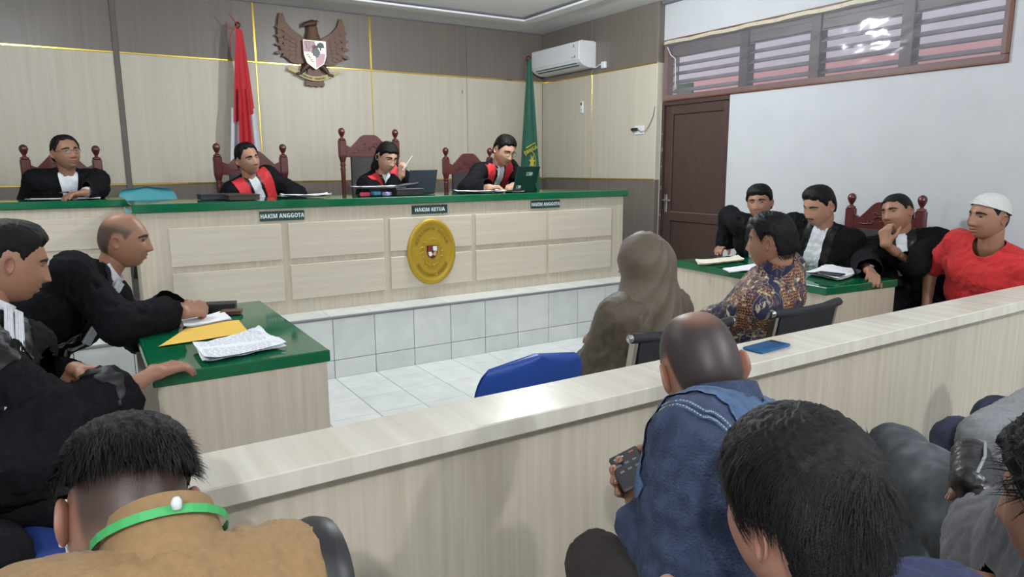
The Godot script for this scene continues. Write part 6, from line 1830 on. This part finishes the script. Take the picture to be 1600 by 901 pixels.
	var h := Acc.new(); hair_cap(h, P.X, P.f, "low", 0.017, 0.004, 33, 0.006, 0.004, 120, 90)
	var whorl := Vector3(-0.25, 0.72, -0.65).normalized()
	strands(h, P.X, P.f, "low", 9000, 0.042, 34, func(d: Vector3, _q: Vector3): return (d - whorl * d.dot(whorl)).normalized() + whorl.cross(d) * 0.5 + Vector3(0, -0.25, 0), 0.22, 0.012, 0.0010)
	put("hair", h.mesh(), M.hair, P.t)
	finish(P)
	# man in khaki shirt
	hp = deep(201, 800, 1.0)
	var fade := func(d: Vector3, q: Vector3): return 0.86 * smoothstep(-0.02, 0.055, hairline(d, q, "std"))
	P = figure({"label": "man in khaki shirt with green lanyard and shaved nape by the rail end", "head": hp, "heading": Vector3(-0.22, 0, -1), "pitch": 34, "roll": 13, "pelvis": deep(300, 1550, 0.75), "neck": deep(258, 888, 0.93), "front": Vector3(-0.1, 0, -1), "sw": 0.150, "fat": 1.0, "nw": 1.1, "drop": 0.05, "nu": 110, "nv": 96, "f": face({"skin": Color(0.58, 0.425, 0.35), "ear": 1.12, "scalp": col(30, 26, 26), "scalp_mask": fade})})
	ik(P, 0, P.pel + Vector3(-0.12, 0.1, -0.3), Vector3(-0.1, -1, 0.3)); ik(P, 1, P.pel + Vector3(0.12, 0.1, -0.3), Vector3(0.1, -1, 0.3))
	var kh := cloth(col(150, 118, 78), 0.85, 0.1)
	robe(P, {"called": "khaki_shirt", "mat": kh, "cuff": 0.055, "upto": 0.9, "vee": 0.0, "cell": 0.010, "wr": 0.007, "seed": 121})
	c = Acc.new()
	gridm(c, 34, 6, func(u: float, v: float):
		var an := TAU * u; var rr := 0.068 + 0.020 * v
		return P.N + P.Xa * sin(an) * rr + P.Fw * (cos(an) * rr + 0.006) + P.U * (lerpf(0.088, 0.0, v) - 0.03 * (0.5 + 0.5 * cos(an))))
	put("collar", c.mesh(), kh, P.t)
	T = Transform3D(Basis(P.Xa, P.U, P.Fw), P.N)
	var sm := Acc.new()
	var ypts := []
	for k in 21: ypts.append(lerpf(-0.19, 0.19, k / 20.0))
	var yoke_line := []
	for x in ypts: yoke_line.append(T * Vector3(x, -0.105 - 0.02 * cos(x * 9.0), -0.20))
	seam(P, P.cloth, [T * Vector3(-0.19, -0.10, -0.14), T * Vector3(-0.06, -0.115, -0.17), T * Vector3(0.06, -0.115, -0.17), T * Vector3(0.19, -0.10, -0.14)], kh, 0.006)
	for s in 2: hand(P, s, P.wrist[s], Vector3(0, -0.1, -0.9), Vector3(0, -1, 0), 0.4, 0.007)
	seated_legs(P, 0.0, dark_trousers())
	h = Acc.new()
	var cap := Acc.new(); hair_cap(cap, P.X, P.f, "fade", 0.014, 0.005, 35, 0.014, 0.014, 110, 84)
	h = clip(cap, func(p: Vector3):
		var q: Vector3 = P.hinv * p
		return q.y - 0.035 + 0.25 * min(q.z, 0.0) * 0.4)
	strands(h, P.X, P.f, "fade", 5000, 0.040, 36, func(d: Vector3, q: Vector3): return Vector3(d.x * 0.6, -0.55, -0.75) if q.z < 0.02 else Vector3(d.x, 0, 0.6), 0.30, 0.014, 0.0010, 0.045)
	put("hair", h.mesh(), M.hair, P.t)
	# lanyard
	var ly := Acc.new()
	var lp := []
	for k in 17:
		var an := lerpf(-2.0, 2.0, k / 16.0) + PI
		lp.append(P.N + P.Xa * sin(an) * 0.086 + P.Fw * (cos(an) * 0.086 + 0.006) + P.U * (0.045 - 0.014 * cos(an)))
	for k in 16:
		var a0: Vector3 = lp[k]; var a1: Vector3 = lp[k + 1]
		quad(ly, a0 - P.U * 0.006, a1 - P.U * 0.006, a1 + P.U * 0.006, a0 + P.U * 0.006)
	var lo = put("lanyard", ly.mesh(), mat(col(62, 168, 92), 0.6), P.t)
	var kb := Acc.new(); lathe(kb, [Vector2(0.0, -0.006), Vector2(0.006, -0.005), Vector2(0.007, 0.004), Vector2(0.004, 0.010), Vector2(0.0, 0.011)], 12, Transform3D(Basis.IDENTITY, lp[8] - P.Fw * 0.006 + P.U * 0.004)); put("clasp", kb.mesh(), M.white_plastic, lo)
	finish(P)
	# black shoulder bag strap on his right
	var bg = thing("shoulder_bag", "black backpack strap over the khaki man's shoulder", "bag")
	var bs := Acc.new()
	var s0: Vector3 = P.S[1]
	gridm(bs, 6, 16, func(u: float, v: float):
		var an := lerpf(-0.5, 2.7, v)
		return s0 - P.Xa * (0.035 + 0.040 * u) + (P.U * cos(an) - P.Fw * sin(an)) * (0.088 + 0.004 * sin(u * PI)) - P.U * 0.03 * v)
	gridm(bs, 6, 16, func(u: float, v: float):
		var an := lerpf(-0.5, 2.7, v)
		return s0 - P.Xa * (0.075 - 0.040 * u) + (P.U * cos(an) - P.Fw * sin(an)) * 0.080 - P.U * 0.03 * v)
	put("strap", bs.mesh(), M.black_plastic, bg)
	# two more at the right edge
	hp = deep(1690, 800, 1.02)
	P = figure({"label": "curly-haired man in grey T-shirt and washed black jeans at the end of the row", "head": hp, "heading": toward_cam(hp, -110), "pitch": 10, "pelvis": deep(1650, 945, 1.46), "front": Vector3(-0.45, 0, -0.9), "sw": 0.185, "f": face({"skin": SKIN_B})})
	ik(P, 0, deep(1600, 930, 1.2), Vector3(-0.3, -0.8, 0.3)); ik(P, 1, P.pel + Vector3(0.25, 0.1, -0.2), Vector3(0.8, -0.6, 0))
	var grey := cloth(col(116, 116, 120), 0.9, 0.1, 2.0)
	var wash := mat(Color.WHITE, 0.8); wash.albedo_texture = noise_tex(0.008, col(34, 38, 44), col(96, 100, 104), 131, 5); wash.uv1_triplanar = true; wash.uv1_scale = Vector3.ONE * 3.2
	robe(P, {"called": "grey_shirt", "mat": grey, "cuff": 0.06, "upto": 0.5, "vee": 0.0, "cell": 0.011, "wr": 0.006, "seed": 131, "extra": [[P.pel - P.Xa * 0.10 + P.Fw * 0.08, P.pel + P.Xa * 0.10 + P.Fw * 0.08, 0.13, 0.13]]})
	hand(P, 0, P.wrist[0], Vector3(-0.6, 0.1, -0.6), Vector3(0, -1, 0), 0.5, 0.006, 0.042, P.elbow[0]); hand(P, 1, P.wrist[1], Vector3(-0.2, -0.1, -0.9), Vector3(0, -1, 0), 0.4, 0.007)
	var kl := deep(1432, 745, 1.95); var kr := deep(1400, 705, 2.12)
	legs(P, kl, kr, Vector3(kl.x - 0.02, 0, kl.z - 0.03), Vector3(kr.x, 0, kr.z - 0.02), wash, "jeans", 0.092)
	h = Acc.new(); hair_cap(h, P.X, P.f, "std", 0.026, 0.012, 37, 0.01)
	strands(h, P.X, P.f, "std", 1500, 0.05, 38, func(d: Vector3, _q: Vector3): return Vector3(sin(d.x * 40.0), -0.4, cos(d.z * 40.0)), 0.5, 0.02, 0.0012)
	put("hair", h.mesh(), M.hair, P.t)
	finish(P)
	hp = deep(1745, 520, 2.25)
	P = figure({"label": "person in grey sweater and blue jeans sitting close to the rail", "head": hp, "heading": Vector3(-0.5, 0, -0.9), "pitch": 10, "pelvis": deep(1690, 735, 2.30), "front": Vector3(-0.75, 0, -0.6), "sw": 0.18, "f": face({"skin": SKIN_B})})
	ik(P, 0, deep(1600, 720, 2.12), Vector3(-0.9, -0.5, 0.2)); ik(P, 1, deep(1640, 690, 2.3), Vector3(0.3, -0.6, -0.5))
	robe(P, {"called": "grey_sweater", "mat": cloth(col(128, 128, 132), 0.95, 0.1, 2.5), "cuff": 0.06, "upto": 0.9, "vee": 0.0, "wr": 0.010, "seed": 141, "extra": [[deep(1545, 690, 2.12), deep(1640, 655, 2.2), 0.085, 0.11]]})
	for s in 2: hand(P, s, P.wrist[s], Vector3(-0.7, -0.1, -0.5), Vector3(0, -1, 0), 0.5, 0.007)
	kl = deep(1498, 690, 2.28); kr = deep(1560, 655, 2.5)
	legs(P, kl, kr, Vector3(kl.x, 0, kl.z), Vector3(kr.x, 0, kr.z - 0.05), denim(col(34, 42, 70)), "jeans", 0.09)
	hair_on(P, "std", 0.012, null, 0.004, 39)
	finish(P)
	var pg = thing("leather_pouch", "black leather pouch lying between the grey shirt and grey sweater", "bag", deep(1508, 736, 1.66))
	var pl := Acc.new(); blob(pl, [[Vector3(-0.05, 0.0, 0.03), Vector3(0.09, 0.01, -0.03), 0.036, 0.040], [Vector3(-0.05, -0.03, 0.06), Vector3(0.09, -0.03, 0.02), 0.038, 0.04]], 0.009, 0.008); wrinkle(pl, 0, 0.004, Vector3(30, 40, 30), 5)
	var bl := mat(col(16, 15, 16), 0.35); put("body", pl.mesh(), bl, pg)
	var zf := Acc.new(); tube(zf, [Vector3(-0.06, 0.03, 0.05), Vector3(0.02, 0.045, 0.03), Vector3(0.11, 0.045, -0.01)], 0.004, 6); put("zip", zf.mesh(), M.steel, pg)

func build_people():
	clerk(); judges(); prosecutors(); witnesses(); lawyers(); defendant(); public_seats()
	upholstered_chair()
	carved_chair("carved_chair", "carved mahogany chair by the white wall behind the chin-resting lawyer", Vector3(4.88, 0, -2.78), -PI / 2, 0.51, 1.245)
	var low := mat(col(40, 42, 48), 0.5)
	for q in [["dark plastic chair of the lawyer with the fringe", Vector3(4.62, 0, -3.68), -PI / 2], ["dark plastic chair of the lawyer with the moustache", Vector3(4.60, 0, -3.27), -PI / 2], ["dark plastic chair under the man in red", Vector3(4.70, 0, -1.90), -PI / 2 + 0.3]]:
		shell_chair(q[0], q[1], q[2], low, "dark plastic chairs by the wall", 0.68, 0.37)
	for q in [["blue plastic chair under the man in denim", deep(1190, 1010, 1.22) * Vector3(1, 0, 1), PI - 0.5], ["blue plastic chair under the man in khaki", deep(300, 1550, 0.75) * Vector3(1, 0, 1), PI]]:
		shell_chair(q[0], q[1], q[2], M.blue_plastic, "blue plastic chairs", 0.66, 0.42)
func upholstered_chair():
	var t = thing("upholstered_chair", "royal blue upholstered chair under the young man in robe", "chair", Vector3(-0.50, 0, -2.28), PI / 2)
	var m := cloth(col(22, 52, 128), 0.85)
	var s := Acc.new(); blob(s, [[Vector3(-0.24, 0.40, -0.22), Vector3(0.24, 0.40, -0.22), 0.06, 0.06], [Vector3(-0.24, 0.40, 0.32), Vector3(0.24, 0.40, 0.32), 0.06, 0.06], [Vector3(-0.24, 0.40, -0.22), Vector3(-0.24, 0.40, 0.32), 0.06, 0.06], [Vector3(0.24, 0.40, -0.22), Vector3(0.24, 0.40, 0.32), 0.06, 0.06], [Vector3(-0.12, 0.40, -0.22), Vector3(-0.12, 0.40, 0.32), 0.065, 0.065], [Vector3(0.0, 0.40, -0.22), Vector3(0.0, 0.40, 0.32), 0.065, 0.065], [Vector3(0.12, 0.40, -0.22), Vector3(0.12, 0.40, 0.32), 0.065, 0.065]], 0.02, 0.02)
	put("seat", s.mesh(), m, t)
	put("skirt", spanm(-0.28, 0.28, 0.06, 0.40, -0.26, 0.36, 0.02), m, t)
	put("backrest", spanm(-0.27, 0.27, 0.42, 0.86, -0.34, -0.26, 0.03), m, t)
	for x in [-0.24, 0.24]:
		for q in [-0.22, 0.30]: put("foot", spanm(x - 0.02, x + 0.02, 0.0, 0.06, q - 0.02, q + 0.02, 0.003), M.black_plastic, t)

func _ready():
	make_materials()
	M.black_sling = mat(col(30, 32, 40), 0.5); M.black_sling.normal_enabled = true; M.black_sling.normal_texture = M_weave; M.black_sling.uv1_triplanar = true; M.black_sling.uv1_scale = Vector3.ONE * 10
	M.teal_plastic = mat(col(60, 160, 170), 0.4)
	build_camera()
	build_lights()
	ceiling(); panel_wall_back(); panel_wall_side(); white_wall(); door(); floor_and_dais()
	bench(); clerk_desk()
	counsel_table("counsel_table", "pale counsel table with green top beside the two robed men", Vector3(0.452, 0, -3.11), 0.0, 0.605, 1.18, -1.0)
	counsel_table("counsel_table", "pale counsel table with green top before three robed lawyers", Vector3(3.895, 0, -2.925), deg_to_rad(-5.6), 0.62, 1.32, 1.0)
	railing()
	carved_chair("carved_chair", "carved mahogany chair behind the clerk in black suit", Vector3(-0.085, DAIS, -6.55), 0.15, 0.48, 1.205)
	carved_chair("carved_chair", "carved mahogany chair of the left-hand judge by the flag", Vector3(1.29, DAIS, -6.30), 0.05, 0.55, 1.225)
	carved_chair("carved_chair", "tallest carved mahogany chair, behind the woman judge", Vector3(2.36, DAIS, -6.30), 0.03, 0.53, 1.375)
	carved_chair("carved_chair", "carved mahogany chair of the right-hand judge with glasses", Vector3(3.41, DAIS, -6.30), 0.0, 0.51, 1.21)
	sling_chair("steel chair with black band back behind the woman in brown veil", 1.67, 2.20, -1.95, 0.0)
	sling_chair("steel chair with black band back behind the man in patterned shirt", 2.46, 2.94, -1.95, 0.03)
	shell_chair("empty blue plastic chair by the rail beside the veiled woman", Vector3(1.17, 0, -2.06), PI + 0.05, M.blue_plastic, "blue plastic chairs", 0.865, 0.44)
	shell_chair("turquoise plastic chair beside the clerk's desk", Vector3(0.52, DAIS, -6.25), 0.1, M.teal_plastic, "", 0.87, 0.46)
	garuda(); flags(); air_conditioner(); props()
	build_people()
